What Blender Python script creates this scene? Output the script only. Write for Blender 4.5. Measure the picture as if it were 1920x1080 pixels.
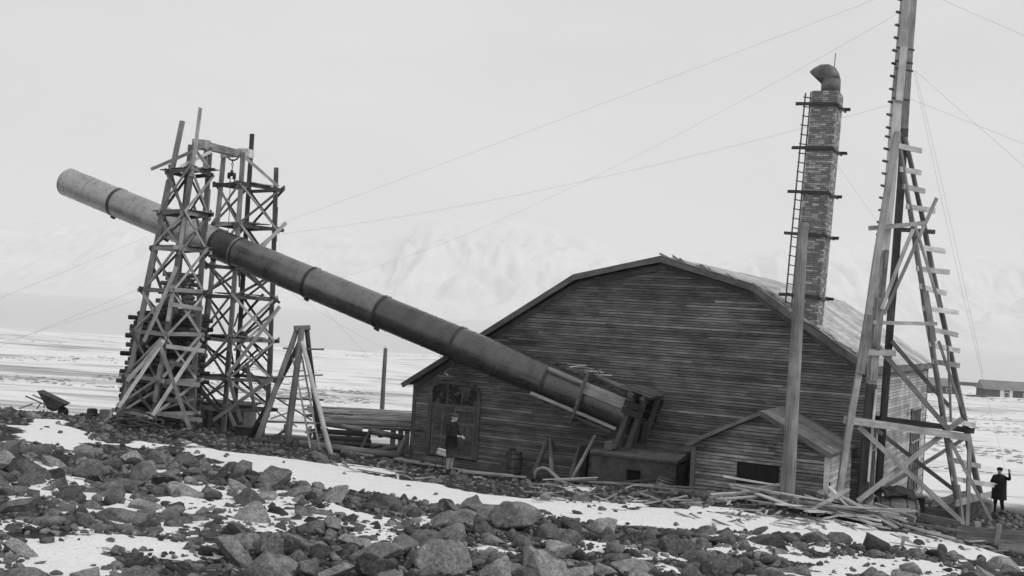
import bpy, bmesh, math, random
import numpy as np
from mathutils import Vector, Matrix
random.seed(7); rng = np.random.default_rng(7)
scene = bpy.context.scene
for o in list(bpy.data.objects): bpy.data.objects.remove(o)
COL = scene.collection
R = math.radians

# ------------------------------------------------------------------ camera
F_PX, CX, CY = 2059.0, 960.0, 540.0            # photograph is 1920 x 1080
ROLL, PITCH = R(3.41), math.atan(55/2059)
R0 = Vector((1,0,0)); U0 = Vector((0,-math.sin(PITCH),math.cos(PITCH))); FW = Vector((0,math.cos(PITCH),math.sin(PITCH)))
RT = R0*math.cos(ROLL)+U0*math.sin(ROLL); UP = -R0*math.sin(ROLL)+U0*math.cos(ROLL)
cd = bpy.data.cameras.new('camera'); cam = bpy.data.objects.new('camera', cd); COL.objects.link(cam)
cd.sensor_width = 36; cd.lens = 36*F_PX/1920; cd.clip_start = .1; cd.clip_end = 60000
cam.matrix_world = Matrix(((RT.x,UP.x,-FW.x,0),(RT.y,UP.y,-FW.y,0),(RT.z,UP.z,-FW.z,0),(0,0,0,1)))
scene.camera = cam
def ray(px, py): return RT*((px-CX)/F_PX)+UP*((CY-py)/F_PX)+FW
def at(px, py, Y):
    d = ray(px, py); return d*(Y/d.y)
# ------------------------------------------------------------------ sky, sun, exposure
SUN_EL, SUN_AZ = R(42), R(116)                   # azimuth measured from +Y towards +X
w = bpy.data.worlds.new('World'); scene.world = w; w.use_nodes = True
nt = w.node_tree; nt.nodes.clear()
sky = nt.nodes.new('ShaderNodeTexSky'); sky.sky_type = 'NISHITA'; sky.sun_disc = False
sky.sun_elevation = SUN_EL; sky.sun_rotation = SUN_AZ; sky.dust_density = 6; sky.air_density = 1.0; sky.altitude = 0
bw = nt.nodes.new('ShaderNodeRGBToBW'); mixs = nt.nodes.new('ShaderNodeMix'); mixs.data_type = 'FLOAT'
mixs.inputs[0].default_value = .8; mixs.inputs[3].default_value = 7.7     # closed cloud deck: nearly even grey
bg = nt.nodes.new('ShaderNodeBackground'); bg.inputs[1].default_value = .1
wo = nt.nodes.new('ShaderNodeOutputWorld')
nt.links.new(sky.outputs[0], bw.inputs[0]); nt.links.new(bw.outputs[0], mixs.inputs[2])
stc = nt.nodes.new('ShaderNodeTexCoord'); smp = nt.nodes.new('ShaderNodeMapping'); smp.inputs['Scale'].default_value = (1.5,1.5,5); nt.links.new(stc.outputs['Generated'], smp.inputs[0])
sno = nt.nodes.new('ShaderNodeTexNoise'); sno.inputs['Scale'].default_value = 2.2; sno.inputs['Detail'].default_value = 5; nt.links.new(smp.outputs[0], sno.inputs['Vector'])
smr = nt.nodes.new('ShaderNodeMapRange'); smr.inputs[1].default_value = .3; smr.inputs[2].default_value = .7; smr.inputs[3].default_value = .94; smr.inputs[4].default_value = 1.06; nt.links.new(sno.outputs[0], smr.inputs[0])
smu = nt.nodes.new('ShaderNodeMath'); smu.operation = 'MULTIPLY'; nt.links.new(mixs.outputs[0], smu.inputs[0]); nt.links.new(smr.outputs[0], smu.inputs[1])
nt.links.new(smu.outputs[0], bg.inputs[0]); nt.links.new(bg.outputs[0], wo.inputs[0])
sd = bpy.data.lights.new('sun', 'SUN'); sun = bpy.data.objects.new('sun', sd); COL.objects.link(sun)
sd.energy = 1.1; sd.angle = R(22); sd.color = (1,1,1)
sdir = Vector((math.sin(SUN_AZ)*math.cos(SUN_EL), math.cos(SUN_AZ)*math.cos(SUN_EL), math.sin(SUN_EL)))
sun.rotation_euler = sdir.to_track_quat('Z','Y').to_euler()
scene.cycles.volume_bounces = 3
vs = scene.view_settings; vs.view_transform = 'Standard'; vs.look = 'None'; vs.exposure = 0.08; vs.gamma = 1; vs.use_curve_mapping = False

# ------------------------------------------------------------------ materials
MAT = {}
def nodes(name):
    m = bpy.data.materials.new(name); m.use_nodes = True; n = m.node_tree; n.nodes.clear()
    out = n.nodes.new('ShaderNodeOutputMaterial'); b = n.nodes.new('ShaderNodeBsdfPrincipled')
    n.links.new(b.outputs[0], out.inputs[0]); MAT[name] = m
    return m, n, b
def N(n, t, **k):
    x = n.nodes.new(t)
    for a, v in k.items(): setattr(x, a, v)
    return x
def mth(n, op, a, b=None, clamp=False):
    x = n.nodes.new('ShaderNodeMath'); x.operation = op; x.use_clamp = clamp
    for i, v in enumerate((a, b)):
        if v is None: continue
        if isinstance(v, (int, float)): x.inputs[i].default_value = v
        else: n.links.new(v, x.inputs[i])
    return x.outputs[0]
def noise(n, vec, scale, detail=4, rough=.6, dist=0):
    x = n.nodes.new('ShaderNodeTexNoise'); x.inputs['Scale'].default_value = scale; x.inputs['Detail'].default_value = detail
    x.inputs['Roughness'].default_value = rough; x.inputs['Distortion'].default_value = dist
    if vec is not None: n.links.new(vec, x.inputs['Vector'])
    return x.outputs[0]
def ramp(n, val, lo, hi, a=0., b=1.):
    x = n.nodes.new('ShaderNodeMapRange'); x.inputs[1].default_value = lo; x.inputs[2].default_value = hi
    x.inputs[3].default_value = a; x.inputs[4].default_value = b; n.links.new(val, x.inputs[0]); return x.outputs[0]
def grey(n, val, sock):
    c = n.nodes.new('ShaderNodeCombineColor')
    for i in range(3): n.links.new(val, c.inputs[i])
    n.links.new(c.outputs[0], sock)
def bump(n, b, h, strength, dist=.02):
    x = n.nodes.new('ShaderNodeBump'); x.inputs['Strength'].default_value = strength; x.inputs['Distance'].default_value = dist
    n.links.new(h, x.inputs['Height']); n.links.new(x.outputs[0], b.inputs['Normal'])
def objvec(n, scale=(1,1,1), rnd=True):
    tc = N(n, 'ShaderNodeTexCoord'); mp = N(n, 'ShaderNodeMapping'); mp.inputs['Scale'].default_value = scale
    if rnd:
        oi = N(n, 'ShaderNodeObjectInfo'); vm = N(n, 'ShaderNodeVectorMath', operation='MULTIPLY_ADD')
        n.links.new(oi.outputs['Random'], vm.inputs[0]); vm.inputs[1].default_value = (37, 91, 53); n.links.new(tc.outputs['Object'], vm.inputs[2])
        n.links.new(vm.outputs[0], mp.inputs[0]); return mp.outputs[0], oi.outputs['Random']
    n.links.new(tc.outputs['Object'], mp.inputs[0]); return mp.outputs[0], None
def wood(name, base, var=.35, rough=.85, grain=.5, stain=.4, g=(1.2,22,22), wst=0):
    m, n, b = nodes(name)
    v, rn = objvec(n, g); gr = noise(n, v, 1.6, 5, .65, .3)
    v2, _ = objvec(n, (1,1,1)); st = noise(n, v2, 1.3, 4, .6)
    at_ = N(n, 'ShaderNodeAttribute', attribute_name='tone')
    f = mth(n, 'MULTIPLY', ramp(n, gr, .25, .75, 1-grain, 1+grain), ramp(n, st, .3, .7, 1-stain, 1+stain))
    rr = mth(n, 'ADD', ramp(n, rn, 0, 1, 1-var, 1+var), at_.outputs['Fac'])
    rr = mth(n, 'ADD', rr, mth(n, 'MULTIPLY', mth(n, 'POWER', mth(n, 'FRACT', mth(n, 'MULTIPLY', rn, 17.3)), 9), .9 if wst else 0))
    if wst:      # weather stains running across neighbouring boards
        wm = N(n, 'ShaderNodeMapping'); wm.inputs['Scale'].default_value = (.8,.8,1.3); n.links.new(N(n, 'ShaderNodeNewGeometry').outputs['Position'], wm.inputs[0])
        f = mth(n, 'MULTIPLY', f, ramp(n, noise(n, wm.outputs[0], 1.1, 6, .66), .34, .62, 1-wst, 1+wst*.5))
    grey(n, mth(n, 'MULTIPLY', mth(n, 'MULTIPLY', f, rr), base), b.inputs['Base Color'])
    b.inputs['Roughness'].default_value = rough; b.inputs['Specular IOR Level'].default_value = .3
    bump(n, b, gr, .5, .01); return m
wood('siding_wood', .148, .24, grain=.5, stain=.3, wst=.38)
wood('shed_siding', .20, .38, grain=.55, stain=.5, wst=.4)
wood('side_siding', .30, .4, grain=.5, stain=.45)  # paler than the front siding: stronger light on right walls put into the colour
wood('scaffold_wood', .23, .5)
wood('dark_wood', .095, .4)
wood('black_wood', .032, .4)
wood('pale_wood', .45, .35, grain=.35, stain=.3)
wood('mid_wood', .28, .35)
wood('log_wood', .17, .4, g=(1,14,14))
wood('pole_wood', .175, .2, g=(.8,18,18), grain=.6, stain=.35)
wood('trim_wood', .13, .25)
wood('barrel_wood', .12, .3, g=(22,22,1.2))
def plain(name, base, rough=.7, nscale=6, amp=.35, metal=0, bmp=.2, fine=40, spec=.5):
    m, n, b = nodes(name); v, rn = objvec(n)
    a = noise(n, v, nscale, 5, .65); c = noise(n, v, fine, 3, .6)
    f = mth(n, 'MULTIPLY', ramp(n, a, .3, .7, 1-amp, 1+amp), ramp(n, c, .3, .7, 1-amp*.5, 1+amp*.5))
    grey(n, mth(n, 'MULTIPLY', f, base), b.inputs['Base Color'])
    b.inputs['Roughness'].default_value = rough; b.inputs['Metallic'].default_value = metal; b.inputs['Specular IOR Level'].default_value = spec
    bump(n, b, c, bmp, .01); return m
plain('concrete', .075, .95, 2.5, .45, fine=25)
plain('mortar', .07, .95, 8, .3)
plain('cowl_iron', .12, .6, 4, .4)
plain('iron', .05, .55, 5, .4, metal=.3)
plain('cloth_dark', .022, .95, 9, .3, spec=.1)
plain('cloth_mid', .06, .95, 9, .3, spec=.1)
plain('sock', .33, .95, 9, .2, spec=.1)
plain('skin', .38, .6, 9, .1, bmp=.05)
plain('boot', .02, .6, 9, .2)
plain('rope', .045, .95, 12, .3)
plain('wire', .28, .6, 5, .2)
plain('hose', .42, .7, 9, .2)
plain('white_paint', .7, .6, 5, .1)
plain('tarpaulin', .02, .8, 6, .4)
plain('far_wall', .075, .9, .5, .3, fine=3)
plain('far_roof', .2, .9, .3, .2, fine=3)
plain('void_black', .012, .95, 5, .3)
def tar(name, base):
    m, n, b = nodes(name); v, rn = objvec(n, (1,1,1)); a = noise(n, v, 1.2, 5, .7); v2, _ = objvec(n, (6,.7,1)); s = noise(n, v2, 1.5, 4, .6); c = noise(n, v, 45, 2)
    f = mth(n, 'MULTIPLY', mth(n, 'MULTIPLY', ramp(n, a, .3, .7, .65, 1.35), ramp(n, s, .3, .7, .75, 1.25)), ramp(n, rn, 0, 1, .8, 1.2))
    grey(n, mth(n, 'MULTIPLY', f, base), b.inputs['Base Color']); b.inputs['Roughness'].default_value = .9; bump(n, b, c, .35, .01)
tar('tar_paper', .42); tar('tar_paper_dark', .13)
def brickmat():
    m, n, b = nodes('brick'); v, rn = objvec(n); a = noise(n, v, 14, 4)
    at_ = N(n, 'ShaderNodeAttribute', attribute_name='tone')
    p = mth(n, 'POWER', mth(n, 'FRACT', mth(n, 'ADD', mth(n, 'MULTIPLY', rn, 7.31), at_.outputs['Fac'])), 3.2)
    f = mth(n, 'MULTIPLY', ramp(n, p, 0, 1, .20, .58), ramp(n, a, .3, .7, .65, 1.35))
    grey(n, f, b.inputs['Base Color']); b.inputs['Roughness'].default_value = .9; bump(n, b, a, .3, .005)
brickmat()
def tubemat(name, base, rough):
    m, n, b = nodes(name)
    v, rn = objvec(n, (.7,.7,.7)); a = noise(n, v, 2.2, 6, .68); 
    v2, _ = objvec(n, (7,1.0,1.0)); s = noise(n, v2, 1.6, 5, .6)      # streaks running round the sheet
    v3, _ = objvec(n, (1,1,1)); c = noise(n, v3, 30, 3)
    f = mth(n, 'MULTIPLY', mth(n, 'MULTIPLY', ramp(n, a, .3, .7, .72, 1.28), ramp(n, s, .3, .7, .92, 1.08)), ramp(n, rn, 0, 1, .9, 1.1))
    grey(n, mth(n, 'MULTIPLY', f, base), b.inputs['Base Color']); n.links.new(ramp(n, a, .3, .7, rough-.1, rough+.15), b.inputs['Roughness'])
    b.inputs['Metallic'].default_value = .75
    bump(n, b, c, .10, .01)
tubemat('sheet_dark', .21, .30); tubemat('sheet_deep', .115, .28); tubemat('sheet_pale', .38, .45); tubemat('sheet_black', .10, .42); tubemat('sheet_mid', .34, .42)
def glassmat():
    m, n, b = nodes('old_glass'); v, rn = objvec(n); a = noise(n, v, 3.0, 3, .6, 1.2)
    grey(n, ramp(n, a, .47, .64, .012, .10), b.inputs['Base Color']); b.inputs['Roughness'].default_value = .12; bump(n, b, a, .25, .06)  # pale blotches in the colour paint mottled reflections onto the panes
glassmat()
def rockmat(name, base):
    m, n, b = nodes(name); v, rn = objvec(n); a = noise(n, v, 2.0, 6, .7); c = noise(n, v, 11, 5, .7); d = noise(n, v, 38, 3, .6)
    vo = N(n, 'ShaderNodeTexVoronoi'); vo.inputs['Scale'].default_value = 7; n.links.new(v, vo.inputs['Vector'])
    spots = ramp(n, mth(n, 'ADD', vo.outputs['Distance'], mth(n, 'MULTIPLY', c, .35)), .22, .34, .55, 1)
    f = mth(n, 'MULTIPLY', mth(n, 'MULTIPLY', ramp(n, a, .3, .7, .6, 1.5), ramp(n, c, .28, .72, .4, 1.6)), mth(n, 'MULTIPLY', ramp(n, d, .3, .7, .8, 1.2), spots))
    f = mth(n, 'MULTIPLY', f, mth(n, 'ADD', ramp(n, rn, 0, 1, .5, 1.5), N(n, 'ShaderNodeAttribute', attribute_name='tone').outputs['Fac']))
    grey(n, mth(n, 'MULTIPLY', f, base), b.inputs['Base Color']); b.inputs['Roughness'].default_value = .95; b.inputs['Specular IOR Level'].default_value = .2
    h = mth(n, 'ADD', c, mth(n, 'MULTIPLY', d, .4)); bump(n, b, h, .75, .045)
rockmat('rock', .20)
def groundmat():
    m, n, b = nodes('ground'); g = N(n, 'ShaderNodeNewGeometry'); pos = g.outputs['Position']
    sn = N(n, 'ShaderNodeAttribute', attribute_name='snow').outputs['Fac']; far = N(n, 'ShaderNodeAttribute', attribute_name='far').outputs['Fac']
    e1 = noise(n, pos, 2.2, 6, .7); e2 = noise(n, pos, 9, 5, .7); d = noise(n, pos, 30, 4, .7)
    near = mth(n, 'ADD', sn, mth(n, 'MULTIPLY', mth(n, 'SUBTRACT', mth(n, 'ADD', mth(n, 'MULTIPLY', e1, .5), mth(n, 'MULTIPLY', e2, .5)), .5), 1.7))
    mp = N(n, 'ShaderNodeMapping'); mp.inputs['Scale'].default_value = (.05, .16, .3); n.links.new(pos, mp.inputs[0])
    st = noise(n, mp.outputs[0], 1.3, 8, .68, .4)
    mp2 = N(n, 'ShaderNodeMapping'); mp2.inputs['Scale'].default_value = (.012, .03, .1); n.links.new(pos, mp2.inputs[0])
    big = noise(n, mp2.outputs[0], 1.0, 3)
    fars = ramp(n, mth(n, 'ADD', st, mth(n, 'MULTIPLY', mth(n, 'SUBTRACT', big, .5), .5)), .49, .68, 1, .42)
    mask = mth(n, 'ADD', mth(n, 'MULTIPLY', ramp(n, near, .44, .54), mth(n, 'SUBTRACT', 1, far)), mth(n, 'MULTIPLY', fars, far))
    vo = N(n, 'ShaderNodeTexVoronoi'); vo.inputs['Scale'].default_value = 14; n.links.new(pos, vo.inputs['Vector'])
    dirt = mth(n, 'MULTIPLY', mth(n, 'MULTIPLY', ramp(n, e2, .3, .7, .6, 1.4), ramp(n, d, .3, .7, .6, 1.4)), .085)
    snow = mth(n, 'MULTIPLY', mth(n, 'MULTIPLY', ramp(n, e1, .3, .7, .92, 1.03), ramp(n, d, .25, .45, .82, 1.0)), .84)
    col = mth(n, 'ADD', mth(n, 'MULTIPLY', dirt, mth(n, 'SUBTRACT', 1, mask)), mth(n, 'MULTIPLY', snow, mask))
    grey(n, col, b.inputs['Base Color']); b.inputs['Roughness'].default_value = .95; b.inputs['Specular IOR Level'].default_value = .15
    h = mth(n, 'MULTIPLY', mth(n, 'ADD', mth(n, 'ADD', e2, mth(n, 'MULTIPLY', d, .4)), mth(n, 'MULTIPLY', vo.outputs['Distance'], .6)), mth(n, 'SUBTRACT', 1.22, mask))
    bump(n, b, h, 1.0, .16)
groundmat()
def seamat():
    m, n, b = nodes('sea'); g = N(n, 'ShaderNodeNewGeometry'); mp = N(n, 'ShaderNodeMapping'); mp.inputs['Scale'].default_value = (.02,.06,1); n.links.new(g.outputs['Position'], mp.inputs[0])
    a = noise(n, mp.outputs[0], 1, 6, .65); b.inputs['Base Color'].default_value = (.60,.60,.60,1); b.inputs['Roughness'].default_value = .45; bump(n, b, a, .25, 1.0)
seamat()
def mountmat():
    m, n, b = nodes('mountain'); g = N(n, 'ShaderNodeNewGeometry'); pos = g.outputs['Position']
    mp = N(n, 'ShaderNodeMapping'); mp.inputs['Scale'].default_value = (.016,.0016,.0030); n.links.new(pos, mp.inputs[0])
    a = noise(n, mp.outputs[0], 1, 7, .68, .5); mp3 = N(n, 'ShaderNodeMapping'); mp3.inputs['Scale'].default_value = (.05,.003,.006); n.links.new(pos, mp3.inputs[0]); a = mth(n, 'ADD', mth(n, 'MULTIPLY', a, .6), mth(n, 'MULTIPLY', noise(n, mp3.outputs[0], 1, 5, .7, .8), .4)); mp2 = N(n, 'ShaderNodeMapping'); mp2.inputs['Scale'].default_value = (.0006,.0006,.010); n.links.new(pos, mp2.inputs[0]); s = noise(n, mp2.outputs[0], 1, 3)
    f = ramp(n, mth(n, 'ADD', mth(n, 'MULTIPLY', a, .65), mth(n, 'MULTIPLY', s, .35)), .42, .60, .74, .62)
    grey(n, f, b.inputs['Base Color']); b.inputs['Roughness'].default_value = .95; b.inputs['Specular IOR Level'].default_value = .1
mountmat()

# ------------------------------------------------------------------ object helpers
WM = {}
def wmat(o): return WM.get(o.name, Matrix())
def tag(o, label=None, cat=None, group=None, kind=None):
    if label: o['label'] = label
    if cat: o['category'] = cat
    if group: o['group'] = group
    if kind: o['kind'] = kind
    return o
def thing(name, loc, label, cat, group=None, rotz=0):
    o = bpy.data.objects.new(name, None); COL.objects.link(o); o.empty_display_size = .2
    o.location = loc; o.rotation_euler = (0,0,rotz)
    WM[o.name] = Matrix.Translation(Vector(loc)) @ Matrix.Rotation(rotz,4,'Z')
    return tag(o, label, cat, group)
def link(name, me, M=None, parent=None):
    o = bpy.data.objects.new(name, me); COL.objects.link(o); M = M or Matrix()
    WM[o.name] = M
    if parent is not None:
        o.parent = parent; o.matrix_basis = wmat(parent).inverted() @ M
    else: o.matrix_basis = M
    return o
def mk(name, verts, faces, mat, M=None, parent=None, smooth=False):
    me = bpy.data.meshes.new(name); me.from_pydata([tuple(v) for v in verts], [], faces); me.materials.append(MAT[mat])
    if smooth: me.shade_smooth()
    me.update(); return link(name, me, M, parent)
BOXF = [(0,3,2,1),(4,5,6,7),(0,1,5,4),(1,2,6,5),(2,3,7,6),(3,0,4,7)]
def boxv(x0,x1,y0,y1,z0,z1): return [(x0,y0,z0),(x1,y0,z0),(x1,y1,z0),(x0,y1,z0),(x0,y0,z1),(x1,y0,z1),(x1,y1,z1),(x0,y1,z1)]
def box(name, x0,x1,y0,y1,z0,z1, mat, M=None, parent=None):
    c = Vector(((x0+x1)/2,(y0+y1)/2,(z0+z1)/2)); M = M or Matrix()
    return mk(name, [Vector(v)-c for v in boxv(x0,x1,y0,y1,z0,z1)], BOXF, mat, M @ Matrix.Translation(c), parent)
def frame(p0, p1, roll=0, upv=None):
    p0 = Vector(p0); p1 = Vector(p1); x = (p1-p0).normalized()
    u = Vector(upv) if upv is not None else Vector((0,0,1))
    if abs(x.dot(u.normalized())) > .97: u = Vector((0,-1,0))
    y = u.cross(x).normalized(); z = x.cross(y)
    M = Matrix(((x.x,y.x,z.x,p0.x),(x.y,y.y,z.y,p0.y),(x.z,y.z,z.z,p0.z),(0,0,0,1)))
    return M @ Matrix.Rotation(roll,4,'X'), (p1-p0).length
def beam(name, p0, p1, w, h, mat, parent=None, roll=0, upv=None, ext=0):
    # a sawn timber from p0 to p1: w across (horizontal), h deep; local x runs along the grain
    M, L = frame(p0, p1, roll, upv); j = lambda: random.uniform(.94, 1.04)
    v = []; fs = []; bw0 = min(.03, L*.007); by, bz = random.uniform(-bw0,bw0), random.uniform(-bw0,bw0); tw = random.uniform(-.05,.05) if L > 1 else 0
    ts = (0,1) if L < .5 else (0,.3,.68,1)
    for t in ts:
        x = -ext-random.uniform(0,.02)+(L+2*ext+random.uniform(0,.03))*t; s_ = 4*t*(1-t)
        for (a, b) in ((-1,-1),(1,-1),(1,1),(-1,1)): v.append((x+random.uniform(-.014,.014), a*w/2*j()+by*s_+tw*t*b*h*.5, b*h/2*j()+bz*s_-tw*t*a*w*.5))
    for i in range(len(ts)-1):
        for k in range(4): fs.append((4*i+k, 4*i+(k+1) % 4, 4*i+4+(k+1) % 4, 4*i+4+k))
    n4 = 4*(len(ts)-1); o = mk(name, v, fs+[(3,2,1,0),(n4,n4+1,n4+2,n4+3)], mat, M, parent)
    return o
def tubev(pts, rads, seg=8, cap=True):
    # verts and faces of a tube along a polyline
    V = []; Fc = []; n = len(pts); pts = [Vector(p) for p in pts]; up = Vector((.13,.21,1)).normalized()
    for i in range(n):
        t = (pts[min(i+1,n-1)]-pts[max(i-1,0)]).normalized()
        a = t.cross(up); a = a.normalized() if a.length > 1e-3 else t.cross(Vector((1,0,0))).normalized(); b = a.cross(t)
        r = rads[i] if hasattr(rads, '__len__') else rads
        for k in range(seg):
            c = 2*math.pi*k/seg; V.append(pts[i]+a*(r*math.cos(c))+b*(r*math.sin(c)))
    for i in range(n-1):
        for k in range(seg):
            k2 = (k+1) % seg; Fc.append((i*seg+k2, i*seg+k, (i+1)*seg+k, (i+1)*seg+k2))
    if cap: Fc.append(tuple(range(seg))); Fc.append(tuple(reversed(range((n-1)*seg, n*seg))))
    return V, Fc
def log(name, p0, p1, r0, r1, mat, parent=None, seg=10, wob=.015):
    M, L = frame(p0, p1); k = max(3, int(L/.8)+2)
    pts = [(L*i/(k-1), random.uniform(-wob,wob)*(0<i<k-1), random.uniform(-wob,wob)*(0<i<k-1)) for i in range(k)]
    V, Fc = tubev(pts, [r0+(r1-r0)*i/(k-1)+random.uniform(-wob,wob)*.4 for i in range(k)], seg)
    o = mk(name, V, Fc, mat, M, parent, True); return o
def cyl(name, p0, p1, r, mat, parent=None, seg=16, r1=None):
    M, L = frame(p0, p1); V, Fc = tubev([(0,0,0),(L,0,0)], [r, r if r1 is None else r1], seg)
    o = mk(name, V, Fc, mat, M, parent)
    me = o.data
    for p in me.polygons: p.use_smooth = len(p.vertices) == 4
    return o
def tube(name, pts, r, mat, parent=None, seg=8):
    c = Vector(pts[0]); V, Fc = tubev([Vector(p)-c for p in pts], r, seg); return mk(name, V, Fc, mat, Matrix.Translation(c), parent, True)
def lathe(name, prof, mat, M, parent=None, seg=20):
    V = []; Fc = []
    for (r, z) in prof:
        for k in range(seg): V.append((r*math.cos(2*math.pi*k/seg), r*math.sin(2*math.pi*k/seg), z))
    for i in range(len(prof)-1):
        for k in range(seg):
            k2 = (k+1) % seg; Fc.append((i*seg+k, i*seg+k2, (i+1)*seg+k2, (i+1)*seg+k))
    Fc.append(tuple(reversed(range(seg)))); Fc.append(tuple(range((len(prof)-1)*seg, len(prof)*seg)))
    o = mk(name, V, Fc, mat, M, parent)
    for p in o.data.polygons: p.use_smooth = len(p.vertices) == 4
    return o
def tone_attr(me, vals):
    a = me.attributes.new('tone', 'FLOAT', 'FACE'); a.data.foreach_set('value', vals)

# ------------------------------------------------------------------ terrain
def vnoise(x, y, seed=0):
    xi = np.floor(x).astype(np.int64); yi = np.floor(y).astype(np.int64); fx = x-xi; fy = y-yi
    fx = fx*fx*(3-2*fx); fy = fy*fy*(3-2*fy)
    def h(a, b):
        n = (a*374761393+b*668265263+seed*974634777) & 0x7fffffff; n = (n ^ (n >> 13))*1274126177 & 0x7fffffff
        return ((n ^ (n >> 16)) & 0xffff)/65535.0
    return (h(xi,yi)*(1-fx)+h(xi+1,yi)*fx)*(1-fy)+(h(xi,yi+1)*(1-fx)+h(xi+1,yi+1)*fx)*fy
def fbm(x, y, s, octv=4, seed=0):
    r = 0; a = .5
    for i in range(octv): r = r+a*(vnoise(x*s, y*s, seed+i)-.5); s *= 2.03; a *= .5
    return r
CTRL = [at(*c) for c in ((960,1080,15.5),(0,1080,12.3),(1920,1080,21),(500,1080,13.6),(1440,1080,18),
  (765,869,37.6),(1610,945,30.6),(845,895,33.5),(1100,912,33.6),(1870,969,38),(1805,978,31),(285,797,36.3),(224,788,37.3),(356,809,37.3),(418,814,40.3),
  (40,780,38.5),(120,775,40),(1475,948,28),(1320,925,30.2),(620,850,35.4),(480,832,35.4),(1850,1045,27.5),(1720,1010,27.5),(1573,928,28.1))]
CTRL += [Vector(c) for c in ((0,0,-2.6),(-10,0,-2.2),(10,0,-3.1),(-30,30,-2.6),(32,25,-5.6),(-26,45,-4.8),(0,48,-5.8),(14,46,-6.2),(34,45,-7.4),(-9,44,-5.3))]
CA = np.array([tuple(c) for c in CTRL])
def _tps():
    n = len(CA); d = np.sqrt(((CA[:,None,:2]-CA[None,:,:2])**2).sum(-1)); K = np.where(d > 0, d*d*np.log(d+1e-9), 0)+np.eye(n)*12.0
    P = np.c_[np.ones(n), CA[:,:2]]; A = np.block([[K,P],[P.T,np.zeros((3,3))]]); return np.linalg.solve(A, np.r_[CA[:,2],0,0,0])
TW = _tps()
FARY = np.array([40,60,100,160,250,400,520,560,600,700]); FARZ = np.array([-5.6,-6.8,-8.7,-10.6,-12.6,-16.6,-19.7,-21.2,-23,-30])
def sstep(a, b, x): t = np.clip((x-a)/(b-a),0,1); return t*t*(3-2*t)
def gz(x, y):
    x = np.asarray(x, float); y = np.asarray(y, float); sh = x.shape; xf = np.clip(x.ravel(), -40, 40); yf = np.clip(y.ravel(), -5, 60); out = np.zeros(xf.size)
    for s in range(0, xf.size, 40000):
        a = xf[s:s+40000]; b = yf[s:s+40000]; d2 = (a[:,None]-CA[None,:,0])**2+(b[:,None]-CA[None,:,1])**2
        out[s:s+40000] = (.5*d2*np.log(d2+1e-12)) @ TW[:-3]+TW[-3]+TW[-2]*a+TW[-1]*b
    out = out.reshape(sh); f = np.interp(y, FARY, FARZ)+np.where(y > 60, fbm(x, y, .012, 4, 5)*4*sstep(70,200,y), 0)-np.clip(x,-60,60)*.01
    t = sstep(41, 56, y-np.clip(x,-30,0)*0); return out*(1-t)+f*t
def gpt(px, py):
    # where the sight line through a photo pixel meets the near ground
    d = ray(px, py); lo, hi = 6., 70.
    ys = np.linspace(lo, hi, 400); g = gz(ys*d.x/d.y, ys)-ys*d.z/d.y; i = np.argmax(g > 0); return (ys[i]*d.x/d.y, ys[i])
def G(x, y): return float(gz(np.array([x]), np.array([y]))[0])
SNOW_OUT = [
 [(10,800),(60,790),(115,790),(150,815),(205,846),(130,848),(60,832),(10,825)],
 [(330,824),(420,848),(520,858),(640,878),(760,900),(850,914),(960,930),(1070,945),(1115,962),(1200,948),(1290,956),(1400,972),(1480,966),(1560,984),(1640,988),(1750,1006),(1840,1028),(1910,1050),(1910,1072),(1780,1048),(1650,1034),(1560,1024),(1480,1012),(1400,1008),(1300,1002),(1150,992),(1000,968),(900,954),(800,948),(700,928),(620,926),(560,918),(480,894),(420,882),(360,852)],
 [(600,944),(680,958),(760,978),(730,994),(640,978)],
 [(0,1012),(120,1000),(240,1010),(395,1028),(330,1054),(240,1042),(190,1058),(250,1085),(0,1095)],
 [(275,934),(380,948),(455,958),(425,970),(340,958)],
 [(1080,1016),(1165,1022),(1150,1048),(1095,1044)],
 [(1470,1040),(1600,1046),(1750,1056),(1840,1085),(1600,1090),(1500,1072)],
 [(860,1022),(975,1024),(960,1048),(885,1042)], [(10,934),(100,940),(60,954),(10,952)], [(480,1000),(560,1010),(600,1030),(540,1024)],
 [(700,1000),(800,1020),(780,1030),(700,1014)], [(1180,1050),(1300,1060),(1290,1078),(1190,1070)], [(560,880),(480,870),(460,862),(540,866)],
 [(640,868),(760,888),(740,898),(650,880)], [(1290,1030),(1390,1036),(1380,1048),(1300,1044)], [(220,824),(330,836),(300,842),(230,834)],
 [(330,1068),(420,1075),(440,1095),(340,1090)], [(1010,906),(1110,918),(1090,926),(1020,914)]]
SNOWP = [np.array([gpt(*p) for p in poly]) for poly in SNOW_OUT]
def sdist(P, x, y):
    # signed distance to a ground polygon, positive inside
    ins = np.zeros(x.shape, bool); dm = np.full(x.shape, 1e9); n = len(P)
    for i in range(n):
        ax, ay = P[i]; bx, by = P[(i+1) % n]; c = ((ay > y) != (by > y)) & (x < (bx-ax)*(y-ay)/((by-ay) if abs(by-ay) > 1e-9 else 1e-9)+ax); ins ^= c
        t = np.clip(((x-ax)*(bx-ax)+(y-ay)*(by-ay))/((bx-ax)**2+(by-ay)**2+1e-9),0,1); dm = np.minimum(dm, np.hypot(x-ax-t*(bx-ax), y-ay-t*(by-ay)))
    return np.where(ins, dm, -dm)
def snowf(x, y):
    s = np.full(x.shape, -9.)
    for P in SNOWP: s = np.maximum(s, sdist(P, x, y))
    return s
NR, NC = 560, 380
ys = np.concatenate([np.linspace(-6, 7, 30), np.geomspace(7.1, 680, NR-30)]); us = np.linspace(-1, 1, NC)
us = np.sign(us)*(.62*np.abs(us)+.38*np.abs(us)**4)*1.25
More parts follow.
